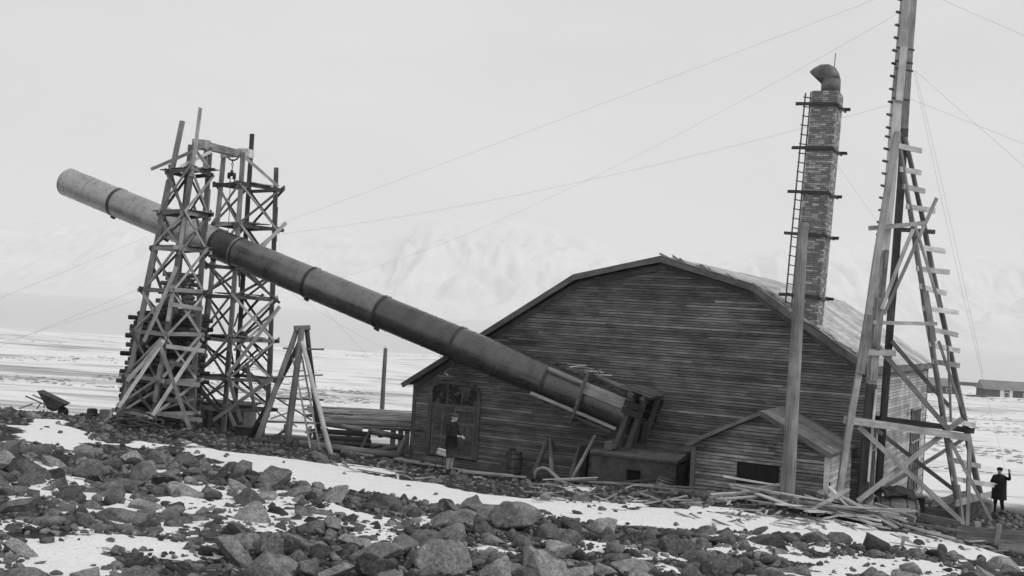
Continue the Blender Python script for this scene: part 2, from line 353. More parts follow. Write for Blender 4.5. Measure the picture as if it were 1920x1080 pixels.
Yg, Ug = np.meshgrid(ys, us, indexing='ij'); Xg = Ug*(np.abs(Yg)+9)
Zg = gz(Xg, Yg); nearw = 1-sstep(44, 60, Yg)
sn = np.full(Xg.shape, -9.); msk = (Yg < 60) & (Yg > 8); sn[msk] = snowf(Xg[msk], Yg[msk])
snow_a = sstep(-.40, .50, sn-.06+fbm(Xg, Yg, .9, 5, 3)*1.9)
snow_a = np.maximum(snow_a, .95*sstep(.06, .13, fbm(Xg, Yg, .75, 4, 99))*(Yg < 26)*(Yg > 7))
Zg += nearw*(fbm(Xg, Yg, .5, 4, 11)*.22*(1-snow_a*.6)+fbm(Xg, Yg, 2.5, 3, 12)*.10*(1-snow_a)+snow_a*.05)
far_a = sstep(41, 48, Yg+fbm(Xg, Yg, .2, 3, 9)*8-7*sstep(-12.5,-10,Xg)*(1-sstep(9,14,Xg)))
V = np.c_[Xg.ravel(), Yg.ravel(), Zg.ravel()]
idx = np.arange(NR*NC).reshape(NR, NC); FQ = np.stack([idx[:-1,:-1], idx[:-1,1:], idx[1:,1:], idx[1:,:-1]], -1).reshape(-1,4)
def npmesh(name, V, FQ, mat, smooth=True):
    me = bpy.data.meshes.new(name); k = FQ.shape[1]; me.vertices.add(len(V)); me.vertices.foreach_set('co', V.astype(np.float32).ravel())
    me.loops.add(FQ.size); me.loops.foreach_set('vertex_index', FQ.astype(np.int32).ravel()); me.polygons.add(len(FQ)); me.polygons.foreach_set('loop_start', np.arange(0, FQ.size, k, dtype=np.int32))
    me.polygons.foreach_set('use_smooth', np.full(len(FQ), smooth)); me.materials.append(MAT[mat]); me.update(calc_edges=True); me.validate(); return me
me = npmesh('ground', V, FQ, 'ground')
for nm, arr in (('snow', snow_a), ('far', far_a)):
    a = me.attributes.new(nm, 'FLOAT', 'POINT'); a.data.foreach_set('value', arr.astype(np.float32).ravel())
tag(link('ground', me), kind='structure')
SEA = -21.6
tag(mk('sea', [(-9000,500,SEA),(9000,500,SEA),(9000,9000,SEA),(-9000,9000,SEA)], [(0,1,2,3)], 'sea'), kind='structure')
# far shore: snow-covered plateau mountains cut by gullies
mx = np.linspace(-5200, 5200, 1000); my = np.concatenate([np.linspace(5150, 7600, 150), np.linspace(7650, 9000, 12)]); MX, MY = np.meshgrid(mx, my)
shore = 5250+fbm(MX, MY*0, .0006, 3, 21)*500; dd = MY-shore
rise = np.clip(dd/1250, 0, None); gul = np.abs(fbm(MX+fbm(MX,MY,.002,2,8)*300, MY*.35, .0042, 4, 31))*2
top = 430+fbm(MX, MY, .0009, 4, 41)*420+np.where(MX < -700, -90, 0)
base = 50*sstep(0, 500, dd)+np.clip(top, 180, 640)*np.clip(sstep(100, 2300, dd+gul*520-120), 0, 1)**1.15*1.15
MZ = SEA-3+np.where(dd > 0, base, 0)+fbm(MX, MY*.4, .012, 5, 51)*20*sstep(150, 600, dd)
mi = np.arange(MX.size).reshape(MX.shape); MQ = np.stack([mi[:-1,:-1], mi[:-1,1:], mi[1:,1:], mi[1:,:-1]], -1).reshape(-1,4)
tag(link('mountains', npmesh('mountains', np.c_[MX.ravel(), MY.ravel(), MZ.ravel()], MQ, 'mountain')), kind='structure')
# the grey air over the fjord
hz = mk('haze', boxv(-7000,7000,-200,9200,-60,720), BOXF, 'iron'); hz.data.materials.clear()
hm = bpy.data.materials.new('haze_air'); hm.use_nodes = True; hn = hm.node_tree; hn.nodes.clear(); ho = hn.nodes.new('ShaderNodeOutputMaterial'); hv = hn.nodes.new('ShaderNodeVolumePrincipled')
hv.inputs['Color'].default_value = (.97,.97,.97,1); hv.inputs['Density'].default_value = .00017; hv.inputs['Anisotropy'].default_value = 0; hn.links.new(hv.outputs[0], ho.inputs['Volume'])
hz.data.materials.append(hm); tag(hz, kind='stuff')

# ------------------------------------------------------------------ barn
PSI = math.atan(.54); FY = 36.0
UX = Vector((math.cos(PSI), -math.sin(PSI), 0)); WY = Vector((math.sin(PSI), math.cos(PSI), 0))
_d = ray(772, 800); _t = FY/(_d.y+.54*_d.x); BO = Vector((_d.x*_t, _d.y*_t, 0))
BM = Matrix.Translation(BO) @ Matrix.Rotation(-PSI, 4, 'Z')
def bl(px, py, yl):
    # photo pixel -> (x, z) on the plane y = yl of the barn's own axes
    d = ray(px, py); t = (BO.dot(WY)+yl)/d.dot(WY); p = d*t; return (p-BO).dot(UX), p.z
def bw_(x, y, z): return BM @ Vector((x, y, z))
EL, KL, RG, KR, ER = [bl(*p, -.35) for p in ((755,717),(1075,515),(1240,480),(1410,533),(1632,689))]
W = bl(1620, 800, 0)[0]; DEPTH = 12.4; ZB = -6.4
PR = [EL, KL, RG, KR, ER]
def rooftop(x):
    return float(np.interp(x, [p[0] for p in PR], [p[1] for p in PR]))
def xrange_at(z, off=.16):
    z = z+off
    def inv(a, b): return a[0]+(b[0]-a[0])*(z-a[1])/(b[1]-a[1])
    xl = 0 if z <= rooftop(0) else (inv(EL,KL) if z <= KL[1] else (inv(KL,RG) if z < RG[1] else None))
    xr = W if z <= rooftop(W) else (inv(ER,KR) if z <= KR[1] else (inv(KR,RG) if z < RG[1] else None))
    return (xl, xr) if xl is not None and xr is not None and xr-xl > .05 else None
barn = thing('barn', tuple(BM @ Vector((W/2, DEPTH/2, -5.4))), 'large dark clapboard barn with a gambrel roof and an arched double door', 'barn', rotz=-PSI)
wt = [(x, rooftop(x)-.16) for x in (0, KL[0], RG[0], KR[0], W)]
def gable(name, y, th, parent=barn):
    ring = [(0,ZB)]+wt+[(W,ZB)]; n = len(ring); V = [(x, y, z) for x, z in ring]+[(x, y+th, z) for x, z in ring]
    Fc = [tuple(range(n)), tuple(reversed(range(n, 2*n)))]+[(i, i+n, (i+1) % n+n, (i+1) % n) for i in range(n)]
    return mk(name, V, Fc, 'black_wood', BM, parent)
dx0, dz0 = bl(801, 846, 0); dx1, _ = bl(895, 846, 0); _, dz1 = bl(844, 866, 0); dapex = bl(844, 714, 0)[1]; dspring = bl(801, 731, 0)[1]; dtrans = bl(845, 760, 0)[1]
dzb = bl(848, 858, 0)[1]
def door_half(z):
    if z <= dspring: return (dx1-dx0)/2
    t = (z-dspring)/(dapex-dspring); return (dx1-dx0)/2*math.sqrt(max(0, 1-t**2.4)) if t < 1 else 0
dcx = (dx0+dx1)/2
fwall = gable('front_wall', .03, .12)
def clap(x0a, x1a, x0b, x1b, z, e, flip=None):
    # one board: bottom edge proud, gap over black backing stands in for lap shadow, slanted ends allowed (a = bottom, b = top)
    t0 = .040+random.uniform(-.006,.010); t1 = .018; z += random.uniform(-.004,.004); wz = random.uniform(-.006,.006)
    return [(x0a,.03,z),(x1a,.03,z),(x1b,.03,z+e*.80),(x0b,.03,z+e*.80),(x0a,.03-t0,z),(x1a,.03-t0,z),(x1b,.03-t1,z+e*.80),(x0b,.03-t1,z+e*.80)]
CLF = [(0,1,2,3),(7,6,5,4),(4,5,1,0),(5,6,2,1),(6,7,3,2),(7,4,0,3)]
z = -5.5; e = .084; course = 0; rest_v, rest_f, rest_t = [], [], []
while True:
    a = xrange_at(z); b = xrange_at(z+e)
    if a is None: break
    if b is None: b = ((a[0]+a[1])/2-.05, (a[0]+a[1])/2+.05)
    x = -random.uniform(0, 3.6); cuts = []
    while x < W: x += random.uniform(3.6, 5.4); cuts.append(x)
    spans = [(a[0], a[1])]
    dh = max(door_half(z), door_half(z+e)) if dzb-.06 < z < dapex else 0
    if dh > .03: spans = [(a[0], dcx-dh), (dcx+dh, a[1])]
    for (s0, s1) in spans:
        xs = [s0]+[c for c in cuts if s0+.5 < c < s1-.5]+[s1]
        for i in range(len(xs)-1):
            p, q = xs[i], xs[i+1]; pb = b[0] if i == 0 and s0 == a[0] else p; qb = b[1] if i == len(xs)-2 and s1 == a[1] else q
            V = clap(p+.002, q-.002, pb+.002, qb-.002, z, e); c = Vector(((p+q)/2, 0, z))
            mk('siding_board', [Vector(v)-c for v in V], CLF, 'siding_wood', BM @ Matrix.Translation(c), fwall)
    z += e; course += 1
# right wall: likewise gapped boards in one mesh, windows set in front
swall = box('side_wall', W-.12, W-.03, .15, DEPTH-.12, ZB, wt[-1][1], 'black_wood', BM, barn)
def side_boards(name, x, y0, y1, z0, z1, e, mat, parent, sgn=1):
    V, Fc, T = [], [], []; z = z0
    while z < z1-.03:
        y = y0
        while y < y1-.01:
            y2 = min(y1, y+random.uniform(2.5, 4.6)); t0 = .024+random.uniform(-.004,.006); k = len(V); top = min(z+e*.82, z1)
            xi = x; V += [(xi,y+.002,z),(xi,y2-.002,z),(xi,y2-.002,top),(xi,y+.002,top),(xi+sgn*t0,y+.002,z),(xi+sgn*t0,y2-.002,z),(xi+sgn*.008,y2-.002,top),(xi+sgn*.008,y+.002,top)]
            Fc += [tuple(i+k for i in f) for f in ([(3,2,1,0),(4,5,6,7),(0,1,5,4),(1,2,6,5),(2,3,7,6),(3,0,4,7)])]; T += [random.uniform(-.4,.4)]*6; y = y2
        z += e
    o = mk(name, V, Fc, mat, BM, parent); tone_attr(o.data, T); return o
tag(side_boards('siding', W-.03, .0, DEPTH, -6.3, wt[-1][1]-.02, .099, 'side_siding', swall), kind='stuff')
gable('back_wall', DEPTH-.12, .1); lw = box('left_wall', 0, .1, .15, DEPTH-.12, ZB, wt[0][1]-.05, 'dark_wood', BM, barn)
beam('corner_board', bw_(.05,.0,-5.4), bw_(.05,.0,rooftop(.05)-.2), .14, .05, 'trim_wood', barn, upv=WY)
# roof: deck slabs, sheets of roofing, rake boards
roof = mk('roof', [], [], 'tar_paper', BM, barn)
OV0, OV1 = -.35, DEPTH+.35
rv, rf = [], []
for i in range(4):
    (xa, za), (xb, zb) = PR[i], PR[i+1]; k = len(rv); th = .09
    rv += [(xa,OV0,za),(xb,OV0,zb),(xb,OV1,zb),(xa,OV1,za),(xa,OV0,za-th),(xb,OV0,zb-th),(xb,OV1,zb-th),(xa,OV1,za-th)]
    rf += [tuple(j+k for j in f) for f in [(0,1,2,3),(7,6,5,4),(0,4,5,1),(1,5,6,2),(2,6,7,3),(3,7,4,0)]]
bpy.data.objects.remove(roof); roof = mk('roof', rv, rf, 'dark_wood', BM, barn)
for i in range(4):
    a = Vector((PR[i][0],0,PR[i][1])); b = Vector((PR[i+1][0],0,PR[i+1][1])); rows = 3 if i in (0,3) else 2
    dirn = (b-a).normalized(); nrm = Vector((-dirn.z,0,dirn.x)); nrm = nrm if nrm.z > 0 else -nrm
    ncol = 13
    for r in range(rows):
        for c in range(ncol):
            p = a+(b-a)*(r/rows); q = a+(b-a)*((r+1)/rows); y0 = OV0+.02+(OV1-OV0-.04)*c/ncol; y1 = OV0+.02+(OV1-OV0-.04)*(c+1)/ncol+.03
            lift = .006+.005*((c+r) % 2)+random.uniform(0,.012); h0 = nrm*lift; h1 = nrm*(lift+.009); cc = (p+q)/2+Vector((0,(y0+y1)/2,0))
            vv = [p+h0+Vector((0,y0,0)), q+h0+Vector((0,y0,0)), q+h0+Vector((0,y1,0)), p+h0+Vector((0,y1,0)), p+h1+Vector((0,y0,0)), q+h1+Vector((0,y0,0)), q+h1+Vector((0,y1,0)), p+h1+Vector((0,y1,0))]
            mk('roofing_sheet', [v-cc for v in vv], BOXF, 'tar_paper', BM @ Matrix.Translation(cc), roof)
for i in range(4):
    (xa, za), (xb, zb) = PR[i], PR[i+1]
    beam('rake_board', bw_(xa,OV0-.02,za-.10), bw_(xb,OV0-.02,zb-.10), .045, .17, 'trim_wood', roof)
    beam('frieze_board', bw_(max(xa,.02),.0-.03,rooftop(max(xa,.02))-.30), bw_(min(xb,W),-.03,rooftop(min(xb,W))-.30), .03, .16, 'dark_wood', fwall)
beam('eave_board', bw_(ER[0]+.02,OV0,ER[1]-.10), bw_(ER[0]+.02,OV1,ER[1]-.10), .04, .15, 'trim_wood', roof)
sv, sf = [], []
for k in range(46):     # ragged batten ends and torn roofing along the front edge
    t = random.random(); i = 3 if random.random() < .75 else 2; x = PR[i][0]+(PR[i+1][0]-PR[i][0])*t; zz = PR[i][1]+(PR[i+1][1]-PR[i][1])*t
    q = Matrix.Translation((x, OV0+random.uniform(.05,.5), zz+.03)) @ Matrix.Rotation(random.uniform(.3,.8),4,'Y') @ Matrix.Rotation(random.uniform(-.6,.6),4,'Z')
    l, ww, h = random.uniform(.08,.28), random.uniform(.03,.1), random.uniform(.01,.035); kk = len(sv)
    sv += [q @ Vector(v) for v in boxv(-l,l,-ww,ww,-h,h)]; sf += [tuple(j+kk for j in f) for f in BOXF]
tag(mk('roofing_scraps', sv, sf, 'mid_wood', BM, roof), kind='stuff')
# arched door
door = mk('door', [], [], 'dark_wood', BM, barn); bpy.data.objects.remove(door)
ar = [(dcx+s*door_half(zz), zz) for s, zz in [(-1, dzb)]+[(-1, dspring+(dapex-dspring)*k/8) for k in range(8)]+[(0, dapex)]+[(1, dspring+(dapex-dspring)*k/8) for k in reversed(range(8))]+[(1, dzb)]]
n = len(ar); door = mk('door', [(x,.015,zz) for x, zz in ar]+[(x,.028,zz) for x, zz in ar], [tuple(range(n)), tuple(reversed(range(n,2*n)))], 'black_wood', BM, barn)
def archtrim(off, wd, y0, y1, name, mat):
    V, Fc = [], []
    for (x, zz) in ar:
        d = Vector((x-dcx, 0, max(0, zz-dspring)*1.2)); d = d.normalized() if zz > dspring else Vector((math.copysign(1, x-dcx),0,0))
        i0 = Vector((x,0,zz))+d*off; i1 = Vector((x,0,zz))+d*(off+wd)
        V += [i0+Vector((0,y0,0)), i1+Vector((0,y0,0)), i1+Vector((0,y1,0)), i0+Vector((0,y1,0))]
    for i in range(len(ar)-1):
        a = 4*i; b = a+4
        for j in range(4): Fc.append((a+j, a+(j+1) % 4, b+(j+1) % 4, b+j))
    Fc += [(3,2,1,0), (len(V)-4,len(V)-3,len(V)-2,len(V)-1)]
    return mk(name, V, Fc, mat, BM, door)
archtrim(-.10, .13, -.06, .02, 'door_frame', 'dark_wood')
px_ = [dx0+.11, dx0+.11+(dx1-dx0-.22)/3, dx0+.11+2*(dx1-dx0-.22)/3, dx1-.11]
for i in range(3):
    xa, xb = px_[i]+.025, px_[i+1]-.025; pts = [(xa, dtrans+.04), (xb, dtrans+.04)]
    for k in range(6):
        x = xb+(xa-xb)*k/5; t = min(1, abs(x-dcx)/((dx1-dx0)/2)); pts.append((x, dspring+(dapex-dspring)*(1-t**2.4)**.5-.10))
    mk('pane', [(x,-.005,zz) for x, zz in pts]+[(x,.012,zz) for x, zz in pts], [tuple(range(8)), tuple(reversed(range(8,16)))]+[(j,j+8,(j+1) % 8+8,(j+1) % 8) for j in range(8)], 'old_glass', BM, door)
for x in px_[1:3]: box('glazing_bar', x-.022, x+.022, -.03, .014, dtrans+.04, dapex-.12, 'trim_wood', BM, door)
box('transom_bar', dx0+.1, dx1-.1, -.04, .014, dtrans-.05, dtrans+.04, 'trim_wood', BM, door)
for s in range(2):
    la, lb = (dx0+.11, dcx-.01) if s == 0 else (dcx+.01, dx1-.11); y0 = -.005 if s == 0 else -.03
    box('door_leaf', la, lb, y0, .014, dzb, dtrans-.055, 'dark_wood' if s == 0 else 'trim_wood', BM, door)
    hgt = dtrans-.055-dzb
    for r_ in (.02, .36, .66, .94): box('rail', la+.03, lb-.03, y0-.025, y0-.002, dzb+hgt*r_, dzb+hgt*r_+.09, 'trim_wood', BM, door)
    for x in (la+.05, (la+lb)/2, lb-.05): box('stile', x-.035, x+.035, y0-.02, y0-.0015, dzb+.02, dtrans-.07, 'dark_wood' if s == 0 else 'trim_wood', BM, door)
lx, lz = bl(840, 701, 0); hl = tube('wall_bracket', [bw_(lx,.0,lz), bw_(lx,-.22,lz+.03), bw_(lx+.16,-.25,lz-.03)], .02, 'white_paint', fwall)
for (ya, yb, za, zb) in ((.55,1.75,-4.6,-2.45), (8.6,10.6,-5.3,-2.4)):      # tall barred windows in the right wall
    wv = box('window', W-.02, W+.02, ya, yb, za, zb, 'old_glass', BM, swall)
    for t in np.linspace(0, 1, 6): box('glazing_bar', W+.021, W+.045, ya+(yb-ya-.04)*t, ya+(yb-ya-.04)*t+.045, za, zb, 'mid_wood', BM, swall)
    for zz in (za-.06, zb, (za+zb)/2+.3): box('window_frame', W+.046 if zz not in (za-.06, zb) else W-.02, W+.075, ya-.07, yb+.07, zz, zz+.07, 'mid_wood', BM, swall)

# ------------------------------------------------------------------ brick chimney with its ladder
cx1, cz1 = bl(1547.5, 370, .4); CW, CDp = .74, .78; cxl = bl(1499+.0, 460, .4)[0]
base_x = bl(1487.5, 559, .4)[0]; top_x, top_z = bl(1523, 169, .4)
lean = (top_x-base_x)/(top_z-bl(1487.5, 559, .4)[1]); base_z = rooftop(base_x+CW)-.5
CM = BM @ Matrix.Translation((base_x-lean*(bl(1487.5,559,.4)[1]-base_z), .4, base_z)) @ Matrix.Rotation(math.atan(lean),4,'Y')
CH = top_z-base_z
chim = thing('brick_chimney', tuple(CM @ Vector((CW/2, CDp/2, 0))), 'tall square brick chimney with a bent iron cowl rising through the barn roof', 'chimney')
core = box('shaft', .006, CW-.006, .006, CDp-.006, 0, CH-.02, 'mortar', CM, chim)
bh, bl_ = .060, .19; nb = 0; sv, sf, stn = [], [], []
proto = {}
ncourse = int(CH/bh)
def brick_mesh(lx, ly, k):
    key = (round(lx,3), round(ly,3), k)
    if key not in proto:
        j = lambda: random.uniform(-.003,.003); V = [(x+j(), y+j(), z+j()) for x, y, z in boxv(-lx/2,lx/2,-ly/2,ly/2,-.0245,.0245)]
        me = bpy.data.meshes.new('brick'); me.from_pydata(V, [], BOXF); me.materials.append(MAT['brick']); proto[key] = me
    return proto[key]
for c in range(ncourse):
    zc = .033+c*bh
    for face in range(4):
        Lf = CW if face % 2 == 0 else CDp; ins = .098 if (c+face) % 2 else 0; lo_, Lf = ins, Lf-ins; x = lo_-(.1 if (c//2) % 2 else 0)*(ins == 0); t = 0
        while x < Lf-.01:
            x0, x1 = max(x, lo_), min(x+bl_, Lf); x += bl_+.010
            if x1-x0 < .03: continue
            m_ = (x0+x1)/2; l = round((x1-x0)/.005)*.005
            pos = [(m_,.045,zc),(CW-.045,m_,zc),(m_,CDp-.045,zc),(.045,m_,zc)][face]; dims = (l, .094) if face % 2 == 0 else (.094, l)
            if face in (0,) and nb < 300 and zc > CH*.18:
                o = link('brick', brick_mesh(*dims, random.randint(0,2)), CM @ Matrix.Translation(pos), chim); nb += 1
            else:
                k = len(sv); j = lambda: random.uniform(-.003,.003)
                sv += [(a+pos[0]+j(), b+pos[1]+j(), cc+pos[2]) for a, b, cc in boxv(-dims[0]/2,dims[0]/2,-dims[1]/2,dims[1]/2,-.0245,.0245)]
                sf += [tuple(q+k for q in f) for f in BOXF]; stn += [random.random()]*6
o = mk('brickwork', sv, sf, 'brick', CM, chim); tone_attr(o.data, stn); tag(o, kind='stuff')
for py in (194, 277, 360, 439, 556):
    zz = bl(1540, py, .4)[1]-base_z
    beam('clamp_bar', CM @ Vector((-.42,-.05,zz)), CM @ Vector((CW+.03,-.05,zz)), .06, .09, 'iron', chim)
    beam('clamp_bar', CM @ Vector((CW+.04,-.02,zz-.02)), CM @ Vector((CW+.04,CDp+.25,zz-.02)), .06, .07, 'iron', chim)
    beam('clamp_bar', CM @ Vector((-.04,-.02,zz-.02)), CM @ Vector((-.04,CDp+.2,zz-.02)), .05, .06, 'iron', chim)
    beam('clamp_bar', CM @ Vector((.1,CDp+.05,zz)), CM @ Vector((CW+.22,CDp+.05,zz)), .06, .09, 'iron', chim)
cb = CM @ Vector((CW*.60, CDp*.5, CH-.03)); cr = .265
cyl('cowl_pipe', cb, cb+Vector((0,0,.42)), cr+.012, 'cowl_iron', chim, 28)
cwl = tube('cowl', [cb+UX*a+Vector((0,0,b)) for a, b in ((0,.40),(-.02,.50),(-.07,.58),(-.15,.63),(-.25,.63),(-.35,.58),(-.44,.49))], [cr-.005,cr-.005,cr,cr,cr,cr,cr+.01], 'cowl_iron', chim, 26)
tube('cowl_mouth', [cb+UX*(-.441)+Vector((0,0,.489)), cb+UX*(-.450)+Vector((0,0,.480))], [cr-.02,cr-.02], 'void_black', chim, 26)
tube('lightning_rod', [cb+UX*.06+Vector((0,0,.6)), cb+UX*.09+Vector((0,0,1.2))], .012, 'iron', chim, 6)
lad = thing('ladder', tuple(CM @ Vector((-.12,-.02,.4))), 'narrow iron ladder bolted up the left side of the brick chimney', 'ladder')
for x in (-.22, -.035): beam('rail', CM @ Vector((x,.02,.35)), CM @ Vector((x+.03 if x < -.1 else x,.02,CH-.05)), .035, .05, 'dark_wood', lad)
for k in range(25): zz = .6+k*(CH-.8)/24; beam('rung', CM @ Vector((-.24,.05,zz+.015)), CM @ Vector((-.02,.05,zz-.02)), .035, .03, 'dark_wood', lad)

# ------------------------------------------------------------------ small shed before the barn
SY = -3.0
sE0, sR_, sE1 = bl(1289, 829, SY-.2), bl(1425, 771, SY-.2), bl(1560, 853, SY-.2)
sx0 = bl(1298, 870, SY)[0]; sx1 = bl(1553, 880, SY)[0]; szb = -5.6
shed = thing('shed', tuple(BM @ Vector(((sx0+sx1)/2, SY/2, -4.8))), 'small gabled lean-to shed of clapboard with a black window opening', 'shed', rotz=-PSI)
def stop(x): return float(np.interp(x, [sE0[0], sR_[0], sE1[0]], [sE0[1], sR_[1], sE1[1]]))-.11
ring = [(sx0,szb),(sx0,stop(sx0)),(sR_[0],stop(sR_[0])),(sx1,stop(sx1)),(sx1,szb)]
ox0, oz0 = bl(1380, 906, SY); ox1, oz1 = bl(1462, 874, SY)
sf_ = mk('front_wall', [(x,SY+.03,zz) for x, zz in ring]+[(x,SY+.08,zz) for x, zz in ring], [tuple(range(5)), tuple(reversed(range(5,10)))]+[(i,i+5,(i+1) % 5+5,(i+1) % 5) for i in range(5)], 'black_wood', BM, shed)
z = -5.2; e = .092
while z < stop(sR_[0])-.04:
    def rng_(zz):
        if zz <= stop(sx0): l = sx0
        else: l = sE0[0]+(sR_[0]-sE0[0])*(zz+.11-sE0[1])/(sR_[1]-sE0[1])
        if zz <= stop(sx1): r = sx1
        else: r = sE1[0]+(sR_[0]-sE1[0])*(zz+.11-sE1[1])/(sR_[1]-sE1[1])
        return l, max(r, l+.03)
    a, b = rng_(z), rng_(min(z+e, stop(sR_[0])-.02)); spans = [(a[0], a[1])]
    if oz0 < z+e*.6 and z < oz1-.02: spans = [(a[0], ox0), (ox1, a[1])]
    cut = random.uniform(a[0]+1, a[1]-1) if a[1]-a[0] > 2.6 else None
    for s0, s1 in spans:
        xs = [s0]+([cut] if cut and s0+.3 < cut < s1-.3 else [])+[s1]
        for i in range(len(xs)-1):
            p, q = xs[i], xs[i+1]; pb = b[0] if p == a[0] else p; qb = b[1] if q == a[1] else q
            c = Vector(((p+q)/2, SY, z)); V = clap(p+.002, q-.002, pb+.002, qb-.002, z, e)
            mk('siding_board', [Vector(v)+Vector((0,SY,0))-c for v in V], CLF, 'shed_siding', BM @ Matrix.Translation(c), sf_)
    z += e
box('window_opening', ox0, ox1, SY+.022, SY+.029, oz0, oz1, 'void_black', BM, shed)
srw = box('side_wall', sx1-.08, sx1-.03, SY+.09, -.02, szb, stop(sx1)-.0, 'black_wood', BM, shed)
o = side_boards('siding', sx1-.03, SY+.03, -.02, -5.5, stop(sx1)-.02, .092, 'side_siding', shed); tag(o, kind='stuff')
box('side_wall', sx0+.03, sx0+.08, SY+.09, -.02, szb, stop(sx0), 'dark_wood', BM, shed)
for x in (sx0+.02, sx1-.04): box('corner_board', x-.06, x+.07, SY-.03, SY+.0015, szb, stop(x)-.06, 'trim_wood' if x < sx0+.1 else 'pale_wood', BM, shed)
srv, srf = [], []
for (a, b) in ((sE0, sR_), (sR_, sE1)):
    k = len(srv); srv += [(a[0],SY-.2,a[1]),(b[0],SY-.2,b[1]),(b[0],-.03,b[1]),(a[0],-.03,a[1])]; srv += [(v[0],v[1],v[2]-.06) for v in srv[-4:]]
    srf += [tuple(j+k for j in f) for f in [(0,1,2,3),(7,6,5,4),(0,4,5,1),(1,5,6,2),(2,6,7,3),(3,7,4,0)]]
sroof = mk('roof', srv, srf, 'dark_wood', BM, shed)
for (a, b) in ((sE0, sR_), (sR_, sE1)):
    for c in range(3):
        y0 = SY-.2+c*(2.75/3)+.0; y1 = y0+.95; h = .008+.005*(c % 2); V = [(a[0],y0,a[1]+h),(b[0],y0,b[1]+h),(b[0],y1,b[1]+h),(a[0],y1,a[1]+h)]; V += [(x,y,z+.008) for x, y, z in V]
        cc = Vector(((a[0]+b[0])/2,(y0+y1)/2,(a[1]+b[1])/2)); mk('roofing_sheet', [Vector(v)-cc for v in V], BOXF, 'tar_paper_dark', BM @ Matrix.Translation(cc), sroof)
    beam('rake_board', bw_(a[0],SY-.23,a[1]-.06), bw_(b[0],SY-.23,b[1]-.06), .035, .10, 'trim_wood', sroof)

# ------------------------------------------------------------------ concrete firebox and the heavy beams over it
QY = -2.0
q0, qz1 = bl(1110, 851, QY); q1, qz1b = bl(1268, 884, QY); qzb = -5.6
fb = thing('firebox', tuple(BM @ Vector(((q0+q1)/2, QY+.6, -5))), 'low concrete firebox with a square black mouth beside the shed', 'firebox', rotz=-PSI)
h0, hz0 = bl(1173, 908, QY); h1, hz1 = bl(1201, 883, QY)
for (a, b, c, d) in ((q0, h0, qzb, qz1), (h1, q1, qzb, qz1), (h0, h1, hz1, qz1), (h0, h1, qzb, hz0)):
    mk('wall', boxv(a,b,QY,QY+.2,c,d), BOXF, 'concrete', BM, fb)
mk('wall', boxv(q0,q1,QY+.2,QY+1.5,qzb,qz1-.05), BOXF, 'concrete', BM, fb)
box('mouth', h0, h1, QY+.18, QY+.197, hz0, hz1, 'void_black', BM, fb)
mk('sloping_top', [(q0-.04,QY-.05,qz1),(q1+.04,QY-.05,qz1),(q1+.04,QY+1.5,qz1+.1),(q0-.04,QY+1.5,qz1+.1),(q0-.04,QY-.05,qz1+.07),(q1+.04,QY-.05,qz1+.07),(q1+.04,QY+1.5,qz1+.38),(q0-.04,QY+1.5,qz1+.38)], BOXF, 'concrete', BM, fb)
def bp(px, py, yl): x, z = bl(px, py, yl); return bw_(x, yl, z)
sup = thing('timber_support', tuple(bp(1215, 900, -1.2)), 'heavy timber beams on posts under the lower end of the iron pipe', 'support')
beam('beam', bp(1145,832,-1.2), bp(1290,855,-1.2), .22, .24, 'dark_wood', sup)
beam('beam', bp(1088,832,-.9), bp(1145,838,-.9), .18, .16, 'dark_wood', sup)
beam('block', bp(1140,836,-1.75), bp(1160,826,-.7), .24, .24, 'trim_wood', sup)
beam('beam', bp(1175,858,-.5), bp(1292,868,-.5), .15, .18, 'black_wood', sup)
for px, yl, w_ in ((1098,-.9,.2), (1283,-1.2,.25), (1196,-.55,.15)): beam('post', bp(px, 836 if px < 1150 else 850, yl), bp(px-6, 925, yl), w_, w_, 'black_wood', sup, upv=WY)
for (a, b, yl) in (((1200,790),(1188,838),-.75), ((1212,792),(1205,840),-.75)): beam('post', bp(*a,yl), bp(*b,yl), .16, .13, 'dark_wood', sup, upv=WY)
box('cover_board', *(lambda a, b: (a[0], b[0]))(bl(1225,858,-.9), bl(1290,858,-.9)), -1.0, -.4, bl(1260,872,-.9)[1], bl(1260,868,-.9)[1], 'mid_wood', BM, sup)
for i, (t0, b0, lab) in enumerate((((1027,822),(1000,890),'rough pole propped against the barn wall, second from the barrel'), ((1032,824),(1036,888),'upright rough pole propped against the barn wall beside the hose'),
        ((1090,830),(1070,896),'dark pole leaning on the barn wall beside the firebox'), ((1116,816),(1070,902),'pale stake leaning across the post beside the firebox'))):
    pt = bp(*t0, -.12 if i < 3 else -1.25); gx = bp(*b0, -1.0 if i < 3 else -1.7)
    o = log('timber_prop', gx, pt, .085 if i != 3 else .06, .07 if i != 3 else .05, 'log_wood' if i != 3 else 'mid_wood'); tag(o, lab, 'prop')

